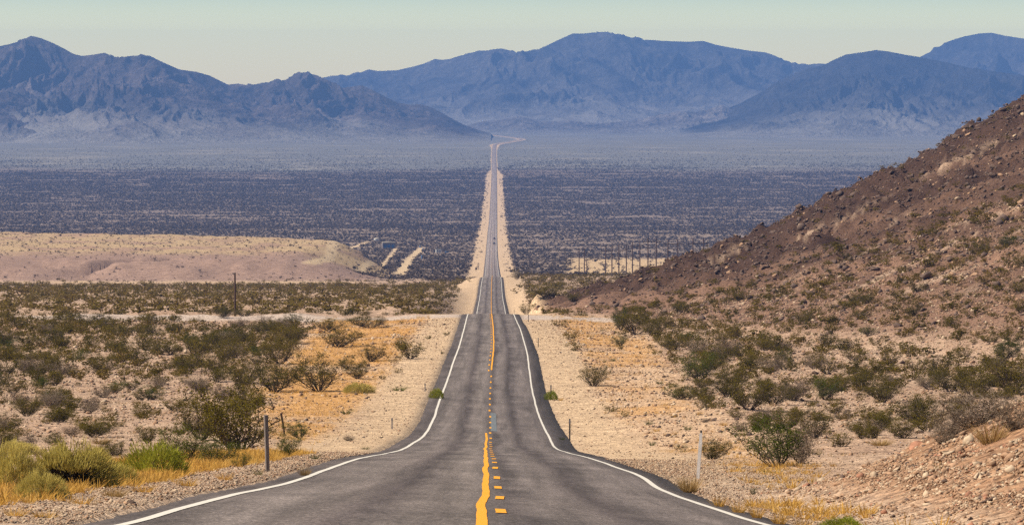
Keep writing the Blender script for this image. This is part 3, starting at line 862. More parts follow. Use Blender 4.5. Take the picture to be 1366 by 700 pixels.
LIB = {}
def lib(kind, nvar, leaves, s0):
    out = []
    mk_ = {'weed': 'leaf_green'}.get(kind, 'leaf_' + kind)
    if kind == 'hollow': mk_ = 'leaf_rabbit'
    bark = M['bark_pale'] if kind in ('dry', 'rabbit') else M['bark_shade'] if kind == 'hollow' else M['bark']
    for i in range(nvar):
        st, lf = bush_shape(kind, s0 + i, leaves)
        ms = as_mesh(st[0], st[1], bark, kind + '_stems') if st is not None else None
        ml = as_mesh(lf[0], lf[1], M[mk_], kind + '_foliage')
        V = np.concatenate([st[0], lf[0]]) if st is not None else lf[0]
        ext = (np.percentile(lf[0][:, :2], 97, axis=0) - np.percentile(lf[0][:, :2], 3, axis=0)).mean()
        out.append((ms, ml, float(ext), float(np.percentile(lf[0][:, 2], 98))))
    return out
LIB['creosote'] = lib('creosote', 7, 5400, 500)
LIB['creosote_s'] = lib('creosote', 6, 1300, 540)
LIB['green'] = lib('green', 3, 6000, 560)
LIB['dry'] = lib('dry', 5, 1100, 580)
LIB['rabbit'] = lib('rabbit', 4, 7000, 600)
LIB['hollow'] = lib('hollow', 1, 8000, 611)
LIB['bright'] = lib('bright', 3, 4200, 620)
LIB['straw'] = lib('straw', 3, 260, 640)
LIB['golden'] = lib('golden', 3, 110, 650)
LIB['weed'] = lib('weed', 3, 90, 660)

# words for each kind of plant
KIND = {
 'creosote': ('creosote_bush', 'creosote bush', 'bush', 'creosote bushes on the desert flats'),
 'creosote_s': ('creosote_bush', 'creosote bush', 'bush', 'creosote bushes on the desert flats'),
 'green': ('leafy_bush', 'dense leafy green bush', 'bush', 'leafy green bushes near the roadside'),
 'dry': ('dry_shrub', 'dry twiggy shrub', 'shrub', 'dry twiggy shrubs'),
 'rabbit': ('rabbitbrush', 'pale yellow rabbitbrush', 'shrub', 'rabbitbrush mounds along the left verge'),
 'hollow': ('rabbitbrush', 'pale yellow rabbitbrush', 'shrub', 'rabbitbrush mounds along the left verge'),
 'bright': ('round_bush', 'bright green rounded bush', 'bush', 'bright green roadside bushes'),
 'straw': ('grass_clump', 'straw coloured grass clump', 'grass clump', 'straw coloured grass clumps'),
 'golden': ('grass_clump', 'golden grass clump', 'grass clump', 'golden grass clumps'),
 'weed': ('roadside_weed', 'small green weed', 'weed', 'green weeds by the road'),
}
PLANTS = []       # x, d, z, width, height, kind, hero label
def hero(px, py, w, h, kind, label=None):
    x, d, z = at(px, py)
    PLANTS.append((x, d, z, w * d / F, h * d / F, kind, label))
# left verge and left flat
hero(90, 650, 104, 58, 'hollow', 'big yellow rabbitbrush mound with a dark hollow side, left verge')
hero(14, 653, 74, 58, 'rabbit', 'yellow rabbitbrush cut by the left edge of the photo')
hero(52, 664, 62, 36, 'rabbit', 'low pale rabbitbrush in front of the big hollow mound')
hero(148, 646, 60, 30, 'rabbit', 'low pale rabbitbrush between the hollow mound and the bright green bush')
hero(128, 618, 40, 22, 'rabbit', 'small pale rabbitbrush behind the big hollow mound')
hero(20, 606, 60, 18, 'rabbit', 'flat olive rabbitbrush behind the mound at the left edge')
hero(208, 634, 78, 44, 'bright', 'bright green rounded bush with brown stems on the left verge')
hero(245, 618, 62, 50, 'green', 'dense dark green bush just behind the bright green rounded bush')
hero(285, 619, 52, 34, 'green', 'low dense green bush left of the thick grey post')
hero(318, 602, 100, 88, 'creosote', 'largest olive creosote bush, behind the thick grey post')
hero(268, 586, 62, 56, 'creosote', 'brownish creosote bush left of the largest creosote')
hero(378, 609, 36, 34, 'green', 'round green bush right beside the thick grey post')
hero(400, 584, 30, 22, 'green', 'open green bush right of the thin leaning stake')
hero(196, 591, 30, 24, 'creosote', 'small olive creosote behind the bright green rounded bush')
hero(130, 577, 52, 18, 'creosote', 'wide low creosote on the bare strip of the left flat')
hero(33, 596, 34, 18, 'dry')
hero(70, 592, 32, 16, 'creosote'); hero(135, 592, 30, 10, 'straw')
hero(74, 562, 30, 22, 'creosote'); hero(36, 555, 34, 26, 'creosote'); hero(10, 575, 34, 24, 'creosote')
hero(425, 522, 62, 52, 'creosote', 'large dark creosote at the edge of the orange sand')
hero(366, 522, 60, 34, 'creosote'); hero(330, 512, 52, 34, 'creosote'); hero(478, 505, 32, 22, 'creosote'); hero(466, 494, 30, 20, 'creosote')
hero(495, 482, 34, 23, 'creosote', 'neat dark creosote alone on the orange sand')
hero(477, 524, 36, 13, 'rabbit', 'low yellow green bush lying alone on the orange sand')
hero(450, 462, 46, 24, 'creosote'); hero(374, 485, 44, 34, 'creosote'); hero(388, 458, 40, 24, 'creosote'); hero(492, 437, 48, 16, 'creosote'); hero(438, 440, 40, 16, 'creosote')
hero(298, 424, 22, 16, 'creosote', 'dark bush just left of the tall lone pole'); hero(326, 422, 26, 10, 'creosote')
hero(300, 468, 34, 26, 'creosote'); hero(320, 458, 26, 20, 'creosote'); hero(350, 444, 40, 16, 'creosote')
hero(462, 552, 20, 9, 'weed'); hero(466, 588, 15, 8, 'dry'); hero(488, 599, 14, 6, 'weed'); hero(532, 521, 26, 8, 'weed')
hero(583, 531, 17, 13, 'bright', 'small bright green bush touching the left edge line')
hero(420, 612, 16, 10, 'weed'); hero(344, 633, 18, 12, 'weed'); hero(320, 622, 22, 20, 'green'); hero(406, 634, 18, 14, 'straw')
hero(572, 452, 10, 5, 'creosote_s'); hero(596, 447, 8, 5, 'creosote_s'); hero(590, 472, 6, 4, 'creosote_s')
# right of the road
hero(1036, 622, 86, 66, 'green', 'large leafy green bush right of the white marker post')
hero(1086, 584, 46, 42, 'creosote', 'creosote bush behind the large one right of the white marker')
hero(1068, 618, 40, 48, 'dry', 'pale leafless shrub leaning on the large leafy bush right of the marker')
hero(932, 508, 50, 38, 'green', 'leafy dark green bush at the left end of the right thicket')
hero(972, 530, 46, 36, 'creosote', 'creosote at the front of the right thicket'); hero(1000, 546, 54, 42, 'creosote', 'biggest creosote of the right thicket')
hero(1030, 540, 44, 34, 'creosote'); hero(1058, 534, 40, 30, 'dry')
hero(905, 532, 38, 20, 'green', 'low leafy bush just left of the right thicket'); hero(866, 566, 16, 8, 'weed'); hero(918, 573, 14, 8, 'weed'); hero(910, 597, 16, 8, 'weed')
hero(990, 575, 16, 12, 'dry'); hero(870, 594, 12, 8, 'weed')
hero(736, 533, 16, 12, 'bright', 'small bright green bush by the second dark delineator'); hero(748, 534, 8, 5, 'golden'); hero(750, 586, 9, 5, 'weed')
hero(806, 483, 8, 4, 'weed'); hero(818, 482, 12, 6, 'weed'); hero(880, 512, 12, 6, 'weed')
hero(848, 446, 50, 36, 'creosote', 'big olive bush under the hill foot'); hero(828, 440, 22, 30, 'green', 'dark leafy upright bush left of the big olive bush'); hero(828, 461, 22, 14, 'green')
hero(898, 466, 44, 22, 'creosote'); hero(872, 448, 30, 24, 'creosote')
hero(703, 416, 20, 15, 'creosote', 'dark bush at the crest on the right side of the road')
hero(730, 396, 38, 20, 'creosote', 'broad dark bush beyond the crest, right of the road'); hero(762, 400, 22, 12, 'creosote'); hero(690, 373, 12, 14, 'creosote', 'dark upright bush right of the far road dip')
hero(1206, 584, 46, 28, 'creosote'); hero(1150, 585, 28, 24, 'creosote'); hero(1228, 566, 54, 36, 'creosote', 'creosote above the reddish rock of the spoil bank'); hero(1148, 520, 46, 30, 'creosote')
hero(1300, 570, 84, 46, 'dry', 'largest grey leafless shrub above the spoil bank'); hero(1262, 580, 50, 34, 'dry'); hero(1352, 576, 44, 44, 'dry', 'grey leafless shrub at the right edge of the photo')
hero(1322, 592, 50, 30, 'straw', 'straw coloured tuft on top of the spoil bank'); hero(1175, 594, 34, 10, 'straw'); hero(1258, 591, 34, 26, 'dry')
hero(1352, 524, 70, 50, 'creosote'); hero(1300, 530, 52, 40, 'creosote'); hero(1268, 522, 44, 32, 'creosote'); hero(1180, 536, 50, 34, 'creosote'); hero(1340, 478, 36, 26, 'green', 'bright leafy bush near the right edge of the photo')
hero(920, 656, 36, 24, 'straw', 'pale green grass clump at the foot of the white marker post')
hero(1005, 659, 9, 11, 'green', 'tiny dark green bush at the near tip of the spoil bank')
hero(1125, 705, 52, 18, 'bright', 'green bush cut by the bottom edge of the photo'); hero(1028, 630, 32, 6, 'weed')
hero(960, 675, 26, 18, 'golden'); hero(985, 683, 28, 22, 'golden'); hero(1010, 690, 28, 22, 'golden'); hero(1040, 698, 30, 22, 'golden'); hero(1070, 704, 30, 20, 'golden')
for p in ((898, 556, 12, 6, 'golden'), (934, 553, 10, 6, 'golden'), (966, 567, 12, 6, 'golden'), (940, 563, 12, 6, 'dry'), (876, 575, 12, 6, 'golden'), (893, 581, 16, 5, 'golden')):
    hero(*p)
# left roadside small ones
for p in ((300, 640, 26, 14, 'golden'), (250, 648, 34, 16, 'golden'), (190, 656, 36, 16, 'golden'), (60, 690, 40, 16, 'golden'), (20, 688, 40, 18, 'golden'), (110, 672, 40, 16, 'golden'), (152, 662, 36, 16, 'straw')):
    hero(*p)
HERO_N = len(PLANTS)

# ---- scatter the rest: one pool of candidates by area, thinned by where things grow
def scatter(n, d0, d1, side=.30, seed=1, pw=1.0, plus=14):
    g = np.random.default_rng(seed)
    # uniform over the trapezium between d0 and d1
    q = g.uniform(0, 1, n)
    a, b = d0 + plus / side * .5, d1 + plus / side * .5
    d = np.sqrt(a * a + q * (b * b - a * a)) - plus / side * .5
    x = g.uniform(-1, 1, n) * (plus + side * d) * .5
    return x, d, g
def area(d0, d1, side=.30, plus=14): return (d1 - d0) * plus + side * (d1 * d1 - d0 * d0) / 2

def grow(x, d, g, zone):
    z, mk = ground(x, d)
    m, nz, nf = masks(x, d, z, mk)
    bare = np.maximum.reduce([m['margin'] * np.where(np.abs(mk['off']) > 7.5, 1 - .07 * sstep(600, 1500, d), 1.0), m['side'], m['track'], m['orange'] * .93, m['strip'] * .95, m['tanclear'] * .93, m['sideclear'] * .97,
                              np.maximum(m['apron_l'], m['apron_r']) * .975, (mk['spoil'] > .10) * 1.0])
    bare = np.where(np.abs(mk['off']) < 6.2, 1.0, bare)
    clump = np.clip(.66 + 1.1 * fbm(x / 5, d / 9, 3, 401 + zone) + .5 * fbm(x / 22, d / 40, 2, 411 + zone), .05, 1.4)
    return z, mk, m, bare, clump

pool = []
# near flats
x, d, g = scatter(int(area(52, 700) * .17), 52, 700, seed=11)
z, mk, m, bare, clump = grow(x, d, g, 0)
left = mk['off'] < 0
dens = np.where(left, .92, .78) * clump * (1 - bare)
dens *= np.where(left, lerp(.15, .74, sstep(140, 430, d)), 1.0)
dens *= np.where(~left, lerp(.12, 1.05, sstep(120, 420, d)), 1.0)
dens *= np.where(mk['hill'] > .3, 1.5 - .75 * sstep(.3, .9, mk['hill_t']), 1.0)
# a bare strip on the left flat
stripm = np.exp(-((d - 165 - 8 * fbm(x / 8, d / 8, 2, 77)) / 14) ** 2) * left
dens *= 1 - .75 * stripm
keep = g.uniform(0, 1, x.size) < dens
x, d, z, left, hk = x[keep], d[keep], z[keep], left[keep], mk['hill'][keep]
w = np.exp(g.normal(0, .46, x.size)) * lerp(.78, 1.0, sstep(150, 450, d)) * np.where(left, 1.05, .92) * np.where(hk > .3, .85, 1)
w = np.clip(w, .4, 2.4)
kn = g.choice(4, x.size, p=[.80, .10, .06, .04])
pool.append((x, d, z, w, w * g.uniform(.52, .82, x.size), kn))
px_, py_ = proj(x, d, z)
vis = visible(x, d, z, w * .7)
inview = (px_ > -20) & (px_ < W_ + 20) & (py_ < H_ + 15) & (vis > .45)
score = np.where(inview, w * F / d, 0)
# heroes stand alone: drop scattered plants that would grow through them
hx = np.array([p[0] for p in PLANTS]); hd = np.array([p[1] for p in PLANTS]); hw = np.array([p[3] for p in PLANTS])
for i in range(HERO_N):
    q = np.hypot(x - hx[i], (d - hd[i])) < hw[i] * .55
    score[q] = -1
order = np.argsort(-score)
NIND = 285
pick = order[:NIND]
pick = pick[score[pick] > 0]
for i in pick:
    k = ['creosote', 'dry', 'green', 'straw'][int(kn[i])]
    if k == 'straw': k = 'dry'
    wpx = w[i] * F / d[i]
    if k == 'creosote' and wpx < 34: k = 'creosote_s'
    PLANTS.append((x[i], d[i], z[i], w[i], w[i] * float(g.uniform(.55, .8)), k, None))
rest = np.setdiff1d(np.nonzero(score >= 0)[0], pick)
MASS = [(x[rest], d[rest], z[rest], w[rest], kn[rest])]
# middle distance, between the crest and the mesa
x, d, g = scatter(int(area(700, 1860) * .060), 700, 1860, seed=12)
z, mk, m, bare, clump = grow(x, d, g, 1)
hl = mk['hill']
dens = .62 * clump * (1 - bare) * np.where(hl > .3, .8, 1) * np.where(mk['off'] < -25, 1 - .9 * sstep(1560, 1660, d), 1)
keep = g.uniform(0, 1, x.size) < dens
w = np.clip(np.exp(g.normal(math.log(1.6), .38, x.size)), .6, 2.7) * np.where(hl > .3, .55, 1)
MASS2 = (x[keep], d[keep], z[keep], w[keep])
# valley plain with the mesa
x, d, g = scatter(int(area(1840, 9600) * .066), 1840, 9600, side=.27, seed=13)
z, mk, m, bare, clump = grow(x, d, g, 2)
strk = fbm(x / 300, d / 70, 4, 431) + .6 * fbm(x / 40, d / 60, 2, 433) + .5 * np.maximum(fbm(x / 160 + d / 900, d / 500, 4, 437), -.1)
dens = (1 - bare) * np.clip(1.0 - 1.1 * sstep(.12, .42, strk), .10, 1) * lerp(.8, 1.25, sstep(3000, 6000, d))
dens = np.where(mk['mesa'] > .4, .20 + .2 * sstep(.1, .4, strk), dens)
dens *= np.where((mk['off'] < -30) & (d < 1990), .55, 1.0)
dens *= 1 - .90 * sstep(6200, 8400, d + 1100 * fbm(x / 300, d / 500, 3, 435)) - .08 * sstep(8000, 9000, d)
keep = g.uniform(0, 1, x.size) < dens
w = np.clip(np.exp(g.normal(math.log(1.4), .38, x.size)), .7, 3.0) * np.where((mk['mesa'] > .4) | ((mk['off'] < -30) & (d < 2000)), .52, 1)
MASS3 = (x[keep], d[keep], z[keep], w[keep], mk['mesa'][keep])

def unit_mass(kind, seed, leaves):
    st, lf = bush_shape(kind, seed, leaves)
    V, Fq = lf
    ext = (np.percentile(V[:, :2], 97, axis=0) - np.percentile(V[:, :2], 3, axis=0)).mean()
    V = V / np.array([ext, ext, np.percentile(V[:, 2], 98)])
    if st is not None and leaves > 100:
        keep = slice(0, 16)
        sv = st[0].reshape(-1, 6, 3)[::9].reshape(-1, 3)
        sv = sv / np.array([ext, ext, np.percentile(lf[0][:, 2], 98)])
        n = len(sv) // 6; b = (np.arange(n) * 6)[:, None]
        sf = np.concatenate([b + np.array([[0, 1, 4, 3]]), b + np.array([[1, 2, 5, 4]])], 1).reshape(-1, 4) + len(V)
        V = np.concatenate([V, sv]); Fq = np.concatenate([Fq, sf])
    return V, Fq

def mass(name, x, d, z, w, hratio, units, mat, seed, tint=None, sink=.03):
    g = np.random.default_rng(seed)
    which = g.integers(0, len(units), x.size)
    Vs, Fs, Ts = [], [], []; b = 0
    tint = g.uniform(0, 1, x.size) if tint is None else tint
    for k, (V, Fq) in enumerate(units):
        i = np.nonzero(which == k)[0]
        if i.size == 0: continue
        a = g.uniform(0, 2 * math.pi, i.size); ca, sa = np.cos(a)[:, None], np.sin(a)[:, None]
        ww = w[i][:, None]; hh = (w[i] * g.uniform(hratio[0], hratio[1], i.size))[:, None]
        X = x[i][:, None] + (V[None, :, 0] * ca - V[None, :, 1] * sa) * ww
        Y = d[i][:, None] + (V[None, :, 0] * sa + V[None, :, 1] * ca) * ww
        Z = z[i][:, None] + V[None, :, 2] * hh - sink
        Vs.append(np.stack([X, Y, Z], -1).reshape(-1, 3))
        Fs.append((Fq[None] + (b + np.arange(i.size) * len(V))[:, None, None]).reshape(-1, 4))
        Ts.append(np.repeat(tint[i], len(V))); b += i.size * len(V)
    o = mesh_np(name, np.concatenate(Vs), np.concatenate(Fs), mat, attrs={'tint': np.concatenate(Ts)})
    return tag(o, kind='stuff')

ux, ud, uz, uw, uk = MASS[0]
near_m = ud < 330
U1 = [unit_mass('creosote', 700 + i, 420) for i in range(5)] + [unit_mass('dry', 720 + i, 160) for i in range(2)]
U2 = [unit_mass('creosote', 740 + i, 150) for i in range(6)] + [unit_mass('dry', 750, 110)]
mass('desert_scrub', ux[near_m], ud[near_m], uz[near_m], uw[near_m], (.5, .8), U1, M['mass_mixed'], 1)
mass('desert_scrub', ux[~near_m], ud[~near_m], uz[~near_m], uw[~near_m], (.5, .8), U2, M['mass_mixed'], 2)
U3 = [unit_mass('creosote', 760 + i, 52) for i in range(6)]
mass('desert_scrub', *MASS2, (.45, .75), U3, M['mass_mixed'], 3, tint=np.random.default_rng(5).uniform(.4, 1.1, MASS2[0].size))
U4 = [unit_mass('creosote', 780 + i, 10) for i in range(8)]
mass('valley_scrub', MASS3[0], MASS3[1], MASS3[2], MASS3[3], (.45, .75), U4, M['mass_far'], 4)

# dry grass, uncountable
def grass_patch(name, mat, n, d0, d1, fn, hh, units, seed, side=.28):
    x, d, g = scatter(n, d0, d1, side=side, seed=seed)
    z, mk = ground(x, d)
    m, nz, nf = masks(x, d, z, mk)
    keep = g.uniform(0, 1, x.size) < fn(x, d, mk, m, nz, nf)
    w = g.uniform(.5, 1.2, x.size) * hh * (1 + d / 500)
    tag(mass(name, x[keep], d[keep], z[keep], w[keep], (.55, 1.0), units, mat, seed, sink=.01), kind='stuff')
def unit_grass(seed, n):
    V, Fq = bush_shape('golden', seed, n)[1]
    return V * np.array([1.6, 1.6, 1.0]), Fq
UG = [unit_grass(800 + i, 16) for i in range(5)]; UGf = [unit_grass(810 + i, 9) for i in range(4)]
grass_patch('dry_grass', M['mass_golden'], 60000, 36, 130, lambda x, d, mk, m, nz, nf: m['verge_l'] * .95 + m['orange'] * .5, .26, UG, 21)
grass_patch('dry_grass', M['mass_golden'], 60000, 95, 660, lambda x, d, mk, m, nz, nf: (m['orange'] * .75 + .10 * np.maximum(m['apron_l'], m['apron_r'])) * (1 - m['margin']), .24, UGf, 22)
grass_patch('straw_grass', M['mass_straw'], 26000, 50, 420, lambda x, d, mk, m, nz, nf: .55 * sstep(.0, .5, nf) * (1 - m['margin']) * (np.abs(mk['off']) > 7), .26, UGf, 23)
def vr(x, d, mk, m, nz, nf): return (((mk['off'] > 4.5) & (mk['off'] < 5.7) & (d > 48) & (d < 74)) * .6 + ((mk['off'] > 6.0) & (mk['off'] < 9.5) & (d > 88) & (d < 112)) * .16) * sstep(-.25, .2, nf)
grass_patch('dry_grass', M['mass_golden'], 26000, 44, 100, vr, .30, UG, 24)

# ------------------------------------------------------------------ stones
def rock_unit(seed, sub=1, flat=.7):
    g = np.random.default_rng(seed)
    import bmesh
    bm = bmesh.new(); bmesh.ops.create_icosphere(bm, subdivisions=sub, radius=.5)
    V = np.array([v.co[:] for v in bm.verts]); Fs = np.array([[v.index for v in f.verts] for f in bm.faces]); bm.free()
    # cut by random planes to get facets
    V = V * np.array([g.uniform(.75, 1.5), g.uniform(.6, 1.1), g.uniform(.7, 1.1)])
    for k in range(7):
        nrm = g.normal(size=3); nrm /= np.linalg.norm(nrm); c = g.uniform(.10, .32)
        dist = V @ nrm - c
        V = V - np.where(dist > 0, dist, 0)[:, None] * nrm
    V = V * np.array([g.uniform(.8, 1.3), g.uniform(.7, 1.1), flat * g.uniform(.7, 1.1)]) + g.normal(0, .045 if sub < 1 else .028 if sub < 2 else .014, V.shape)
    return V, Fs
def stones(name, x, d, z, w, units, mats, seed, sink=.3):
    g = np.random.default_rng(seed)
    which = g.integers(0, len(units), x.size); mi = g.choice(len(mats), x.size, p=[q[1] for q in mats])
    Vs, Fs, Mi = [], [], []; b = 0
    for k, (V, Fq) in enumerate(units):
        i = np.nonzero(which == k)[0]
        if i.size == 0: continue
        a = g.uniform(0, 2 * math.pi, i.size); ca, sa = np.cos(a)[:, None], np.sin(a)[:, None]
        ww = w[i][:, None]
        Vs.append(np.stack([x[i][:, None] + (V[None, :, 0] * ca - V[None, :, 1] * sa) * ww, d[i][:, None] + (V[None, :, 0] * sa + V[None, :, 1] * ca) * ww,
                            z[i][:, None] + (V[None, :, 2] + .5 - sink) * ww * .9 - ww * .10], -1).reshape(-1, 3))
        Fs.append((Fq[None] + (b + np.arange(i.size) * len(V))[:, None, None]).reshape(-1, 3)); Mi.append(np.repeat(mi[i], len(Fq))); b += i.size * len(V)
    return tag(mesh_np(name, np.concatenate(Vs), np.concatenate(Fs), None, mats=[q[0] for q in mats], midx=np.concatenate(Mi)), kind='stuff')
RU = [rock_unit(900 + i, 1) for i in range(8)]
RU0 = [rock_unit(930 + i, 0) for i in range(8)]
g = np.random.default_rng(31)
# gravel along both shoulders
n = 90000
d = 40 + 110 * g.uniform(0, 1, n) ** 1.3; s = np.where(g.uniform(0, 1, n) < .5, -1, 1)
o_ = 4.15 + np.abs(g.normal(0, 1.9, n)) * (1 + d / 200); x = xc(d) + s * o_
z = gz(x, d)
w = np.exp(g.normal(math.log(.021), .5, n)) * (1 + (d - 40) / 130)
stones('shoulder_gravel', x, d, z, np.clip(w, .010, .10), RU0, [(M['rock'], .45), (M['rock_pale'], .38), (M['rock_dark'], .17)], 41)
# rubble on the spoil bank
n = 260000
d = g.uniform(36, 100, n); x = xc(d) + g.uniform(4.9, 17, n); z, mk = ground(x, d)
k = (g.uniform(0, 1, n) < sstep(.01, .25, mk['spoil']))
x, d, z = x[k], d[k], z[k]
w = np.clip(np.exp(g.normal(math.log(.036), .62, x.size)), .016, .34)
stones('rock_rubble', x, d, z, w, RU0, [(M['rock'], .66), (M['rock_pale'], .22), (M['rock_red'], .05), (M['rock_dark'], .07)], 42)
# loose stones over the flats
x, d, g2 = scatter(150000, 90, 660, seed=33)
z, mk = ground(x, d)
w = np.clip(np.exp(g2.normal(math.log(.13), .5, x.size)), .05, .6) * (1 + d / 700)
k = (np.abs(mk['off']) > 5.0) & ((np.abs(mk['off']) > 8) | (g2.uniform(0, 1, x.size) < .6))
w = np.where(np.abs(mk['off']) < 9, w * .6, w) * lerp(.38, .9, sstep(90, 300, d))
mm2 = masks(x, d, z, mk)[0]
k &= (mm2['side'] < .2) & (g2.uniform(0, 1, x.size) > .7 * mm2['orange'])
stones('desert_stones', x[k], d[k], z[k], w[k], RU0, [(M['rock'], .48), (M['rock_pale'], .32), (M['rock_dark'], .20)], 43)
# scree and blocks on the dark hill
x, d, g2 = scatter(110000, 380, 1000, seed=34)
z, mk = ground(x, d)
k = (g2.uniform(0, 1, x.size) < mk['hill'] * (.25 + .75 * sstep(.1, .5, mk['hill_t'])))
x, d, z, ht_ = x[k], d[k], z[k], mk['hill_t'][k]
w = np.clip(np.exp(g2.normal(math.log(.38), .6, x.size)), .2, 2.6)
stones('hill_scree', x, d, z, w, RU0, [(M['rock_dark'], .90), (M['rock'], .085), (M['rock_pale'], .015)], 44)

# ------------------------------------------------------------------ individual boulders
RB = [rock_unit(950 + i, 2, .65) for i in range(5)]
def boulder(px, py, wpx, mat, label, k=0, rz=0.0, tall=.8, group=None, tilt=0.0):
    x, d, z = at(px, py)
    V, Fq = RB[k % len(RB)]
    w = wpx * d / F
    o = mesh_np('boulder', V * np.array([w, w, w * tall]), Fq, mat)
    o.location = (x, d, z + w * tall * .16); o.rotation_euler = (0, tilt, rz)
    return tag(o, label, 'boulder', group)
boulder(1266, 606, 30, M['rock_pale'], 'largest tan boulder with a dark underside on the spoil bank crest', 0, .4, .75, tilt=-.25)
boulder(1338, 588, 40, M['rock_pale'], 'long flat pale slab near the right end of the spoil bank', 1, .1, .4, tilt=-.2)
boulder(1225, 596, 36, M['rock_red'], 'rust red rock outcrop at the top of the spoil bank', 2, .8, .6, tilt=-.35)
boulder(1318, 668, 24, M['rock_dark'], 'dark brown jagged rock low on the spoil bank', 3, .2, .7, tilt=-.2)
boulder(1262, 642, 13, M['rock_dark'], 'small dark rock in the middle of the spoil bank face', 4, .9, .8)
boulder(1286, 638, 14, M['rock_dark'], 'small dark rock right of the middle of the spoil bank face', 2, .3, .6)
boulder(1087, 656, 15, M['rock_dark'], 'dark flat rock at the left end of the spoil bank', 1, .5, .6)
boulder(1116, 634, 9, M['rock_dark'], 'small dark stone on the left rim of the spoil bank', 3)
boulder(998, 628, 7, M['rock_dark'], 'small dark stone on the bare gravel beside the large leafy bush', 0)
boulder(1330, 607, 10, M['rock_dark'], 'dark stone under the long flat pale slab', 4)
boulder(1240, 636, 9, M['rock_red'], 'small reddish stone left of the dark stones on the bank', 0)
boulder(1152, 549, 13, M['rock_dark'], 'black stone lying in the gap behind the spoil bank', 2)
boulder(1130, 548, 16, M['rock_dark'], 'flat black stone left of the other black stone behind the bank', 1, .2, .5)
boulder(163, 655, 9, M['rock_dark'], 'dark stone at the gravel edge under the rabbitbrush', 0)
boulder(178, 652, 8, M['rock_dark'], 'dark stone to the right of another at the left gravel edge', 1)
boulder(36, 677, 9, M['rock_dark'], 'dark stone on the left gravel edge near the bottom corner', 2)
boulder(316, 604, 20, M['rock_pale'], 'pinkish pale rock under the largest creosote by the grey post', 3, .2, .5)
boulder(1365, 152, 17, M['rock_pale'], 'pale block high on the dark hill at the right edge', 1, .3, .8)
boulder(1291, 172, 22, M['rock_dark'], 'rounded dark outcrop on the skyline of the dark hill', 2, .3, 1.1)
boulder(1278, 181, 16, M['rock_dark'], 'lower dark outcrop just left of the rounded one on the skyline', 4, .9, 1.1)
boulder(1322, 158, 14, M['rock_dark'], 'second dark outcrop up the skyline of the dark hill', 0, .5, 1.0)
boulder(1340, 149, 16, M['rock_dark'], 'highest dark outcrop on the skyline of the dark hill', 3, .2, 1.0)

# ------------------------------------------------------------------ plants as things
LAND = [(355, 590, 'the thick grey post'), (379, 564, 'the thin leaning stake'), (933, 605, 'the white marker post'), (313, 392, 'the tall lone pole'),
        (455, 426, 'the gravel side road'), (90, 622, 'the hollow rabbitbrush mound'), (208, 612, 'the bright green rounded bush'), (318, 560, 'the largest creosote'),
        (425, 498, 'the dark creosote by orange sand'), (1036, 590, 'the large leafy bush'), (1000, 522, 'the right thicket'), (932, 488, 'the leafy thicket bush'),
        (848, 430, 'the big olive bush under the hill'), (1266, 600, 'the largest tan boulder'), (1300, 545, 'the largest leafless shrub'), (1340, 465, 'the bright bush at right edge'),
        (760, 572, 'the nearest dark delineator'), (735, 522, 'the second dark delineator'), (495, 472, 'the neat creosote on the sand'), (1141, 548, 'the two black stones'),
        (130, 568, 'the wide low creosote'), (1148, 505, 'the middle of the right slope'), (60, 470, 'the left photo edge'), (190, 490, 'the middle of the left flat'),
        (1240, 440, 'the slope under the dark hill'), (1050, 440, 'the lower hill slope'), (260, 440, 'the far left flat'), (120, 420, 'the far corner of the left flat')]
ORD = ['', 'second ', 'third ', 'fourth ', 'fifth ', 'sixth ', 'seventh ', 'eighth ', 'ninth ', 'tenth ', 'eleventh ', 'twelfth ']
def size_word(w, h):
    return 'wide low ' if h / w < .52 and w > 1.2 else 'tall ' if h > 1.35 else 'large ' if w > 2.0 else 'small ' if w < 1.0 else ''
cells = {}
info = []
for i, (x, d, z, w, h, k, lab) in enumerate(PLANTS):
    px, py = proj(x, d, z + h * .4)
    if lab: info.append(None); continue
    q = [((px - a) ** 2 + ((py - b) * 1.8) ** 2) ** .5 for a, b, c in LAND]
    j = int(np.argmin(q)); a, b, c = LAND[j]
    dx, dy = px - a, (py - b) * 1.8
    side = ('right of' if dx > 0 else 'left of') if abs(dx) > abs(dy) else ('in front of' if dy > 0 else 'behind')
    if c.startswith(('the middle', 'the slope', 'the lower', 'the far', 'the left')):
        side = {'right of': 'to the right of', 'left of': 'to the left of', 'in front of': 'below', 'behind': 'above'}[side]
    base = size_word(w, h) + KIND[k][1].replace('small ', '').replace('dense leafy green', 'leafy green')
    cells.setdefault((j, side, base), []).append((q[j], i)); info.append((j, side, base))
labels = [p[6] for p in PLANTS]
for (j, side, base), lst in cells.items():
    lst.sort()
    for n_, (qq, i) in enumerate(lst):
        a = ORD[n_] if n_ < len(ORD) else 'outlying '
        near = 'nearest ' if n_ == 0 and len(lst) > 1 else ''
        labels[i] = (near + a + base + (' outward, ' if n_ > 0 else ', ') + side + ' ' + LAND[j][2]).strip()
g = np.random.default_rng(77)
for i, (x, d, z, w, h, k, lab) in enumerate(PLANTS):
    name, word, cat, grp = KIND[k]
    var = LIB[k][int(g.integers(0, len(LIB[k])))]
    ms, ml, ext, hh = var
    sx = w / ext; sz = h / hh
    root = empty(name, (x, d, z - .03), float(g.uniform(0, 2 * math.pi)) if k != 'hollow' else 0.0)
    root.scale = (sx, sx, sz)
    tag(root, labels[i], cat, grp)
    if k in ('straw', 'golden', 'weed'):
        f_ = bpy.data.objects.new('blades', ml)
    else:
        f_ = bpy.data.objects.new('foliage', ml)
        s_ = bpy.data.objects.new('stems', ms); COL.objects.link(s_); s_.parent = root
    COL.objects.link(f_); f_.parent = root

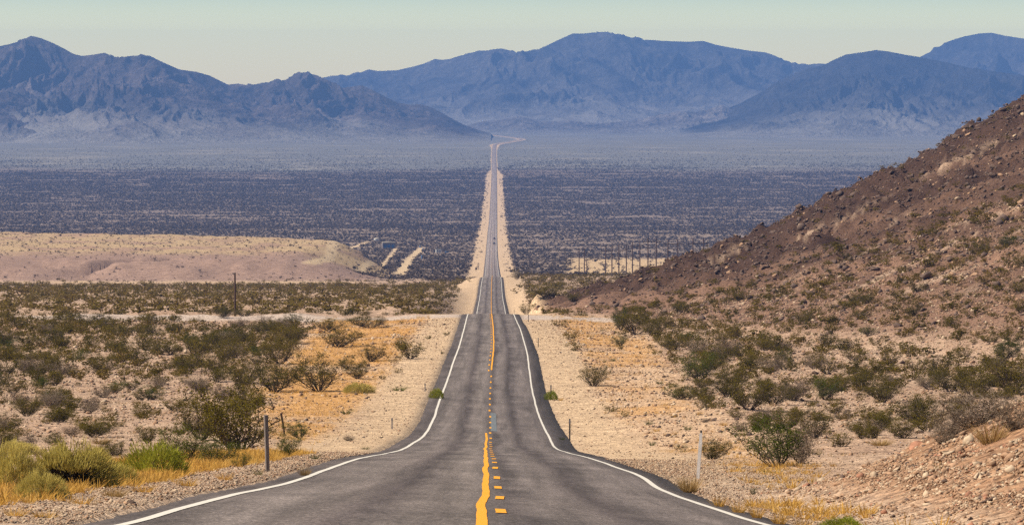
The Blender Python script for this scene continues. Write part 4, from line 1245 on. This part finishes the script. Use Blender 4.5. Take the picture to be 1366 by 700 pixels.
# ------------------------------------------------------------------ posts
def post_thing(name, px, py, label, cat, group=None):
    x, d, z = at(px, py)
    return tag(empty(name, (x, d, z)), label, cat, group), d
r, d = post_thing('wooden_post', 357, 628, 'thick weathered grey post standing on the left verge', 'post')
s = d / F; MB().box((0, 0, 37 * s - .1), (5.2 * s, 5.2 * s, 76 * s + .2), bev=.012).build('shaft', M['wood_grey'], r)
r.rotation_euler = (0, -.03, .3)
r, d = post_thing('stake', 380, 580, 'thin dark stake leaning left behind the thick grey post', 'post')
s = d / F; MB().tube([(0, 0, -.1), (-2.6 * s, 0, 16 * s), (-5.0 * s, 0, 29 * s)], [1.3 * s, 1.4 * s, 1.6 * s], 6).build('shaft', M['wood_dark'], r)
r, d = post_thing('marker_post', 931, 638, 'white flat marker post with a pointed top right of the road', 'post')
s = d / F
MB().prism([(-2.0 * s, -.1), (2.0 * s, -.1), (2.6 * s, 30 * s), (3.1 * s, 48 * s), (2.5 * s, 60 * s), (1.0 * s, 63 * s), (-1.2 * s, 60 * s), (-1.6 * s, 44 * s)], -.018, .018).build('blade', M['white_plastic'], r)
MB().box((.8 * s, 0, 63.5 * s), (2.4 * s, .04, 3 * s)).build('cap', M['steel_dark'], r)
r.rotation_euler = (0, .055, -.25)
DELIN = [(760, 586, 28, 'dark slim delineator with a reflector, nearest on the right shoulder', 0), (735, 533, 20, 'second dark delineator up the right shoulder', 0),
         (718, 463, 13, 'third dark delineator up the right shoulder', 0), (705, 429, 10, 'farthest dark delineator at the crest, right shoulder', 0),
         (523, 572, 15, 'pale thin delineator nearest on the left shoulder', 1), (567, 522, 11, 'pale thin delineator farther up the left shoulder', 1),
         (627, 417.5, 5, 'tiny delineator at the crest on the left shoulder', 1), (686, 417.5, 5, 'tiny delineator just beyond the crest, right shoulder', 0)]
for px, py, hp, lab, pale in DELIN:
    r, d = post_thing('delineator', px, py, lab, 'delineator', 'delineators along the road shoulders')
    s = d / F; m_ = M['steel_pale'] if pale else M['steel_dark']
    MB().box((0, 0, hp * s / 2 - .05), (.085, .045, hp * s + .1)).build('post', m_, r)
    MB().box((0, -.035, hp * s * .86), (.10, .02, hp * s * .2)).build('reflector', M['reflector'], r)

# tall lone utility pole
r, d = post_thing('utility_pole', 313.5, 421, 'tall lone wooden pole standing on the left flat', 'utility pole')
s = d / F; H = 57 * s
MB().tube([(0, 0, -.3), (.02, 0, H * .5), (0, 0, H)], [.19, .165, .14], 8).build('pole', M['wood_dark'], r)
MB().tube([(0, 0, H - .05), (0, 0, H + .12)], [.16, .10], 8).build('cap', M['steel_dark'], r)

# the line of H-frames below the dark hill: column of left and right leg, top row, arm row, base row
HF = [(924.5, 938.5, 318, 324.5, 1780, 'H-frame power pole half hidden by the hill, farthest right of its line'),
      (891.2, 904.0, 319, 325.3, 1850, 'H-frame power pole second from the right end of its line'),
      (864.5, 875.5, 317, 322.3, 1900, 'H-frame power pole third from the right end of its line'),
      (843.8, 853.7, 322.5, 328.5, 1960, 'H-frame power pole in the middle of its line, over the hill foot'),
      (825.6, 835.6, 326, 334, 2010, 'H-frame power pole third from the left end of its line'),
      (808.0, 816.4, 328, 334.2, 2060, 'H-frame power pole second from the left end, on the tan clearing'),
      (772.6, 779.6, 331, 338, 2160, 'H-frame power pole farthest left and faintest of its line')]
for x0, x1, yt, ya, d, lab in HF:
    X0 = (x0 - W_ / 2) / F * d; X1 = (x1 - W_ / 2) / F * d
    xm = (X0 + X1) / 2; zb = float(gz(xm, d))
    r = tag(empty('power_pole', (xm, d, zb)), lab, 'power pole', 'H-frame power poles in a line below the hill')
    zt = float(vrow(yt)) * d - zb; za = float(vrow(ya)) * d - zb
    hw = (X1 - X0) / 2
    for sgn in (-1, 1):
        zg = float(gz(xm + sgn * hw, d)) - zb
        MB().tube([(sgn * hw, 0, zg - .5), (sgn * hw, 0, zt)], [.30, .22], 8).build('leg', M['wood_dark'], r)
    MB().box((0, .25, za), (2 * hw + 4.6, .28, .32)).build('crossarm', M['wood_dark'], r)
    for k in (-hw - 1.9, 0, hw + 1.9):
        MB().tube([(k, .25, za - .1), (k, .25, za - 1.3)], [.10, .10], 6).build('insulator', M['steel_dark'], r)
# thin masts by the small yard at the far road side
for px, yb, yt, lab in ((575.5, 338, 319, 'thin bare mast left of its twin in the far yard'), (578.8, 339, 318, 'thin bare mast right of its twin in the far yard'),
                        (555.5, 331, 318, 'short faint mast at the left of the far yard'), (597, 334, 316, 'thin faint mast at the right of the far yard')):
    x, d, z = at(px, yb)
    r = tag(empty('mast', (x, d, z)), lab, 'mast', 'thin masts in the far yard')
    Hm = (yb - yt) * d / F
    MB().tube([(0, 0, -.3), (0, 0, Hm)], [.22, .14], 6).build('pole', M['wood_dark'], r)
    MB().box((0, 0, Hm * .93), (2.2, .16, .2)).build('crossarm', M['wood_dark'], r)
# dead tree by the tan clearing
x, d, z = at(782.5, 366)
r = tag(empty('bare_tree', (x, d, z)), 'bare leafless tree beside the leftmost power pole', 'tree')
MB().tube([(0, 0, -.3), (.2, 0, 3), (-.2, 0, 6.5)], [.35, .25, .12], 6).build('trunk', M['wood_dark'], r)
b = MB()
for k in range(9):
    a = k * 2.4; hgt = 2.2 + k * .5
    b.tube([(0, 0, hgt), (math.cos(a) * 1.4, math.sin(a) * 1.4, hgt + .7), (math.cos(a) * 2.4, math.sin(a) * 2.4, hgt + 1.1)], [.13, .09, .04], 5)
b.build('limbs', M['wood_dark'], r)

# ------------------------------------------------------------------ the far yard
x, d, z = at(518.5, 331)
s = d / F
r = tag(empty('long_shed', (x, d, z), .12), 'long grey shed with a pale roof at the end of the mesa', 'shed')
wd, hh = 17.0 * s, 8.2 * s
MB().box((0, 0, hh * .42), (wd, wd * .5, hh * .84)).build('wall', M['shed_wall'], r)
MB().prism([(-wd * .52, hh * .84 + .02), (wd * .52, hh * .84 + .02), (wd * .52, hh * .93), (0, hh * 1.05), (-wd * .52, hh * .93)], -wd * .28, wd * .28).build('roof', M['shed_roof'], r)
for k in (-.3, 0, .3):
    MB().box((k * wd, -wd * .25 - .03, hh * .30), (wd * .2, .06, hh * .55)).build('door', M['blue_paint'], r)
x, d, z = at(502, 321)
s = d / F
r = tag(empty('water_tank', (x, d, z)), 'small pale tank beside the right tip of the mesa', 'tank')
MB().tube([(0, 0, -.2), (0, 0, 3.2 * s)], [3.2 * s, 3.2 * s], 20).build('tank_body', M['white_wall'], r)
MB().tube([(0, 0, 3.2 * s), (0, 0, 4.0 * s)], [3.3 * s, .4 * s], 20).build('tank_roof', M['shed_roof'], r)
def trailer(px, py, wp, hp, wall, label, name='trailer'):
    x, d, z = at(px, py); s = d / F
    r = tag(empty(name, (x, d, z), .2), label, 'trailer')
    w, h = wp * s, hp * s
    MB().box((0, 0, h * .58), (w, w * .45, h * .78), bev=.15).build('body', wall, r)
    MB().box((0, 0, h * 1.0), (w * 1.02, w * .48, h * .07), bev=.15).build('roof', M['white_wall'], r)
    for k in (-.25, .2):
        MB().box((k * w, -w * .225 - .03, h * .66), (w * .2, .06, h * .26)).build('window', M['glass'], r)
    for k in (-.2, .2):
        MB().tube([(k * w, -w * .24, h * .12), (k * w, -w * .16, h * .12)], [h * .12, h * .12], 12).build('wheel', M['rubber'], r)
trailer(585, 338, 7.5, 5.5, M['white_wall'], 'white boxy trailer in the far yard beside the masts')
trailer(596, 337.5, 4.5, 2.6, M['blue_paint'], 'small blue trailer right of the white one in the far yard')
for px, py, wp, hp, lab in ((560.5, 330, 1.5, 2.6, 'small blue cabin at the end of the pale track'), (564.3, 333, 1.7, 2.4, 'blue cabin above its tall twin, right of the pale track'),
                            (562.8, 346, 1.6, 5.5, 'tall narrow blue cabin right of the pale track'), (570.8, 337, 1.6, 2.4, 'blue cabin left of the masts in the far yard')):
    x, d, z = at(px, py); s = d / F
    r = tag(empty('cabin', (x, d, z), .3), lab, 'cabin', 'small blue cabins in the far yard')
    MB().box((0, 0, hp * s * .46), (wp * s, wp * s, hp * s * .92), bev=.08).build('wall', M['blue_paint'], r)
    MB().box((0, 0, hp * s * .95), (wp * s * 1.1, wp * s * 1.1, hp * s * .07)).build('roof', M['white_wall'], r)
    MB().box((0, -wp * s * .5 - .02, hp * s * .42), (wp * s * .5, .04, hp * s * .75)).build('door', M['shed_wall'], r)

# ------------------------------------------------------------------ cars far down the road
def car(o_, d, mat, label, away=True):
    x = float(xc(d)) + o_; z = float(road_z(np.array(o_), np.array(float(d))) + lift(d) + .05)
    r = tag(empty('car', (x, d, z), 0 if away else math.pi), label, 'car', 'cars on the far straight')
    L, Wd = 4.6, 1.85
    side = [(-L / 2, .38), (-L / 2, .82), (-L / 2 + .25, .98), (-1.45, 1.02), (-.95, 1.50), (.55, 1.52), (1.25, 1.02), (L / 2 - .2, .88), (L / 2, .62), (L / 2, .34)]
    V = []; hw = Wd / 2
    for sgn in (-1, 1):
        for (yy, zz) in side:
            V.append((sgn * (hw if zz < 1.1 else hw * .80), yy, zz))
    n = len(side)
    b = MB(); b.add(V, [list(range(n))[::-1], [n + i for i in range(n)]] + [[i, (i + 1) % n, n + (i + 1) % n, n + i] for i in range(n)])
    b.build('body', mat, r)
    for sgn in (-1, 1):
        b = MB(); b.add([(sgn * (hw * .985), -1.25, 1.04), (sgn * (hw * .985), 1.0, 1.04), (sgn * (hw * .83), .48, 1.44), (sgn * (hw * .83), -.88, 1.42)], [[0, 1, 2, 3]]); b.build('side_window', M['glass'], r)
        MB().box((sgn * .68, -L / 2 - .01, .78), (.30, .05, .16)).build('tail_lamp', M['lamp_red'], r)
        MB().box((sgn * .66, L / 2 - .06, .68), (.34, .12, .14)).build('headlight', M['white_plastic'], r)
        for yy in (-1.4, 1.42):
            wh = MB().tube([(sgn * (hw - .20), yy, .33), (sgn * (hw + .01), yy, .33)], [.33, .33], 16).build('wheel', M['rubber'], r)
            MB().tube([(sgn * (hw - .05), yy, .33), (sgn * (hw + .02), yy, .33)], [.2, .2], 12).build('rim', M['steel_pale'], wh)
    b = MB(); b.add([(-hw * .78, -1.42, 1.06), (hw * .78, -1.42, 1.06), (hw * .72, -1.0, 1.46), (-hw * .72, -1.0, 1.46)], [[0, 1, 2, 3]]); b.build('rear_window', M['glass'], r)
    b = MB(); b.add([(-hw * .78, 1.24, 1.06), (hw * .78, 1.24, 1.06), (hw * .72, .62, 1.50), (-hw * .72, .62, 1.50)], [[0, 1, 2, 3]]); b.build('windscreen', M['glass'], r)
    return r
def road_d(py, lo=2160, hi=7000):
    dd = np.linspace(lo, hi, 4000); v = road_z(np.zeros(1), dd) / dd
    return float(dd[np.argmin(np.abs(v - float(vrow(py))))])
car(1.85, road_d(319.5), M['car_black'], 'black car farther away of the two on the far straight')
car(1.75, road_d(326), M['car_blue'], 'dark blue car following behind on the far straight')

# ------------------------------------------------------------------ haze, sky, sun, camera
m, nt, out = newmat('desert_air')
pv = N(nt, 'ShaderNodeVolumePrincipled')
pv.inputs['Color'].default_value = (HZ_COL[0], HZ_COL[1], HZ_COL[2], 1)
pv.inputs['Density'].default_value = HZ_DENS
pv.inputs['Anisotropy'].default_value = .0
link(nt, pv.outputs[0], out.inputs['Volume'])
zlo = min(float(ZG.min()), float(GZ.min())) - 6; 
hz = MB().box((0, 11600, (zlo + 420) / 2), (16000, 24500, 420 - zlo)).build('haze', m)
tag(hz, kind='stuff')

w = bpy.data.worlds.new('World'); sc.world = w; w.use_nodes = True
nt = w.node_tree; bg = nt.nodes['Background']
sky = nt.nodes.new('ShaderNodeTexSky'); sky.sky_type = 'NISHITA'; sky.sun_disc = False
SUN = Vector((-.74, -.06, .80)).normalized()
EL = math.asin(SUN.z); AZ = math.atan2(SUN.x, SUN.y)
sky.sun_elevation = EL; sky.sun_rotation = AZ
sky.altitude = 900; sky.air_density = 1.0; sky.dust_density = SKY_DUST; sky.ozone_density = 1.0
tcn = nt.nodes.new('ShaderNodeTexCoord'); sp_ = nt.nodes.new('ShaderNodeSeparateXYZ'); nt.links.new(tcn.outputs['Generated'], sp_.inputs[0])
tint = ramp(nt, mathn(nt, 'MULTIPLY', sp_.outputs[2], 20.0), SKY_TINT)
mul = mixc(nt, 1.0, sky.outputs[0], tint, 'MULTIPLY')
nt.links.new(mul, bg.inputs['Color']); bg.inputs['Strength'].default_value = SKY_STR

sl = bpy.data.lights.new('sun', 'SUN'); sl.energy = SUN_STR; sl.angle = math.radians(.53); sl.color = (1.0, .875, .69)
so = bpy.data.objects.new('sun', sl); COL.objects.link(so)
so.rotation_euler = SUN.to_track_quat('Z', 'Y').to_euler(); so.location = (-60, 40, 200)

cam = bpy.data.cameras.new('camera'); cam.sensor_width = 36; cam.sensor_fit = 'HORIZONTAL'
cam.lens = 18 / math.tan(math.radians(14.0) / 2)
cam.clip_start = .5; cam.clip_end = 60000
co = bpy.data.objects.new('camera', cam); COL.objects.link(co)
co.location = (0, 0, 0); co.rotation_euler = (math.pi / 2 - PITCH, 0, 0)
sc.camera = co

sc.view_settings.view_transform = 'Standard'; sc.view_settings.look = 'None'
sc.view_settings.exposure = EXPO; sc.view_settings.gamma = 1; sc.view_settings.use_curve_mapping = False
sc.render.engine = 'CYCLES'
cy = sc.cycles
cy.use_denoising = False
cy.max_bounces = 4; cy.diffuse_bounces = 1; cy.glossy_bounces = 2; cy.transmission_bounces = 2; cy.volume_bounces = 0; cy.transparent_max_bounces = 4
cy.caustics_reflective = False; cy.caustics_refractive = False
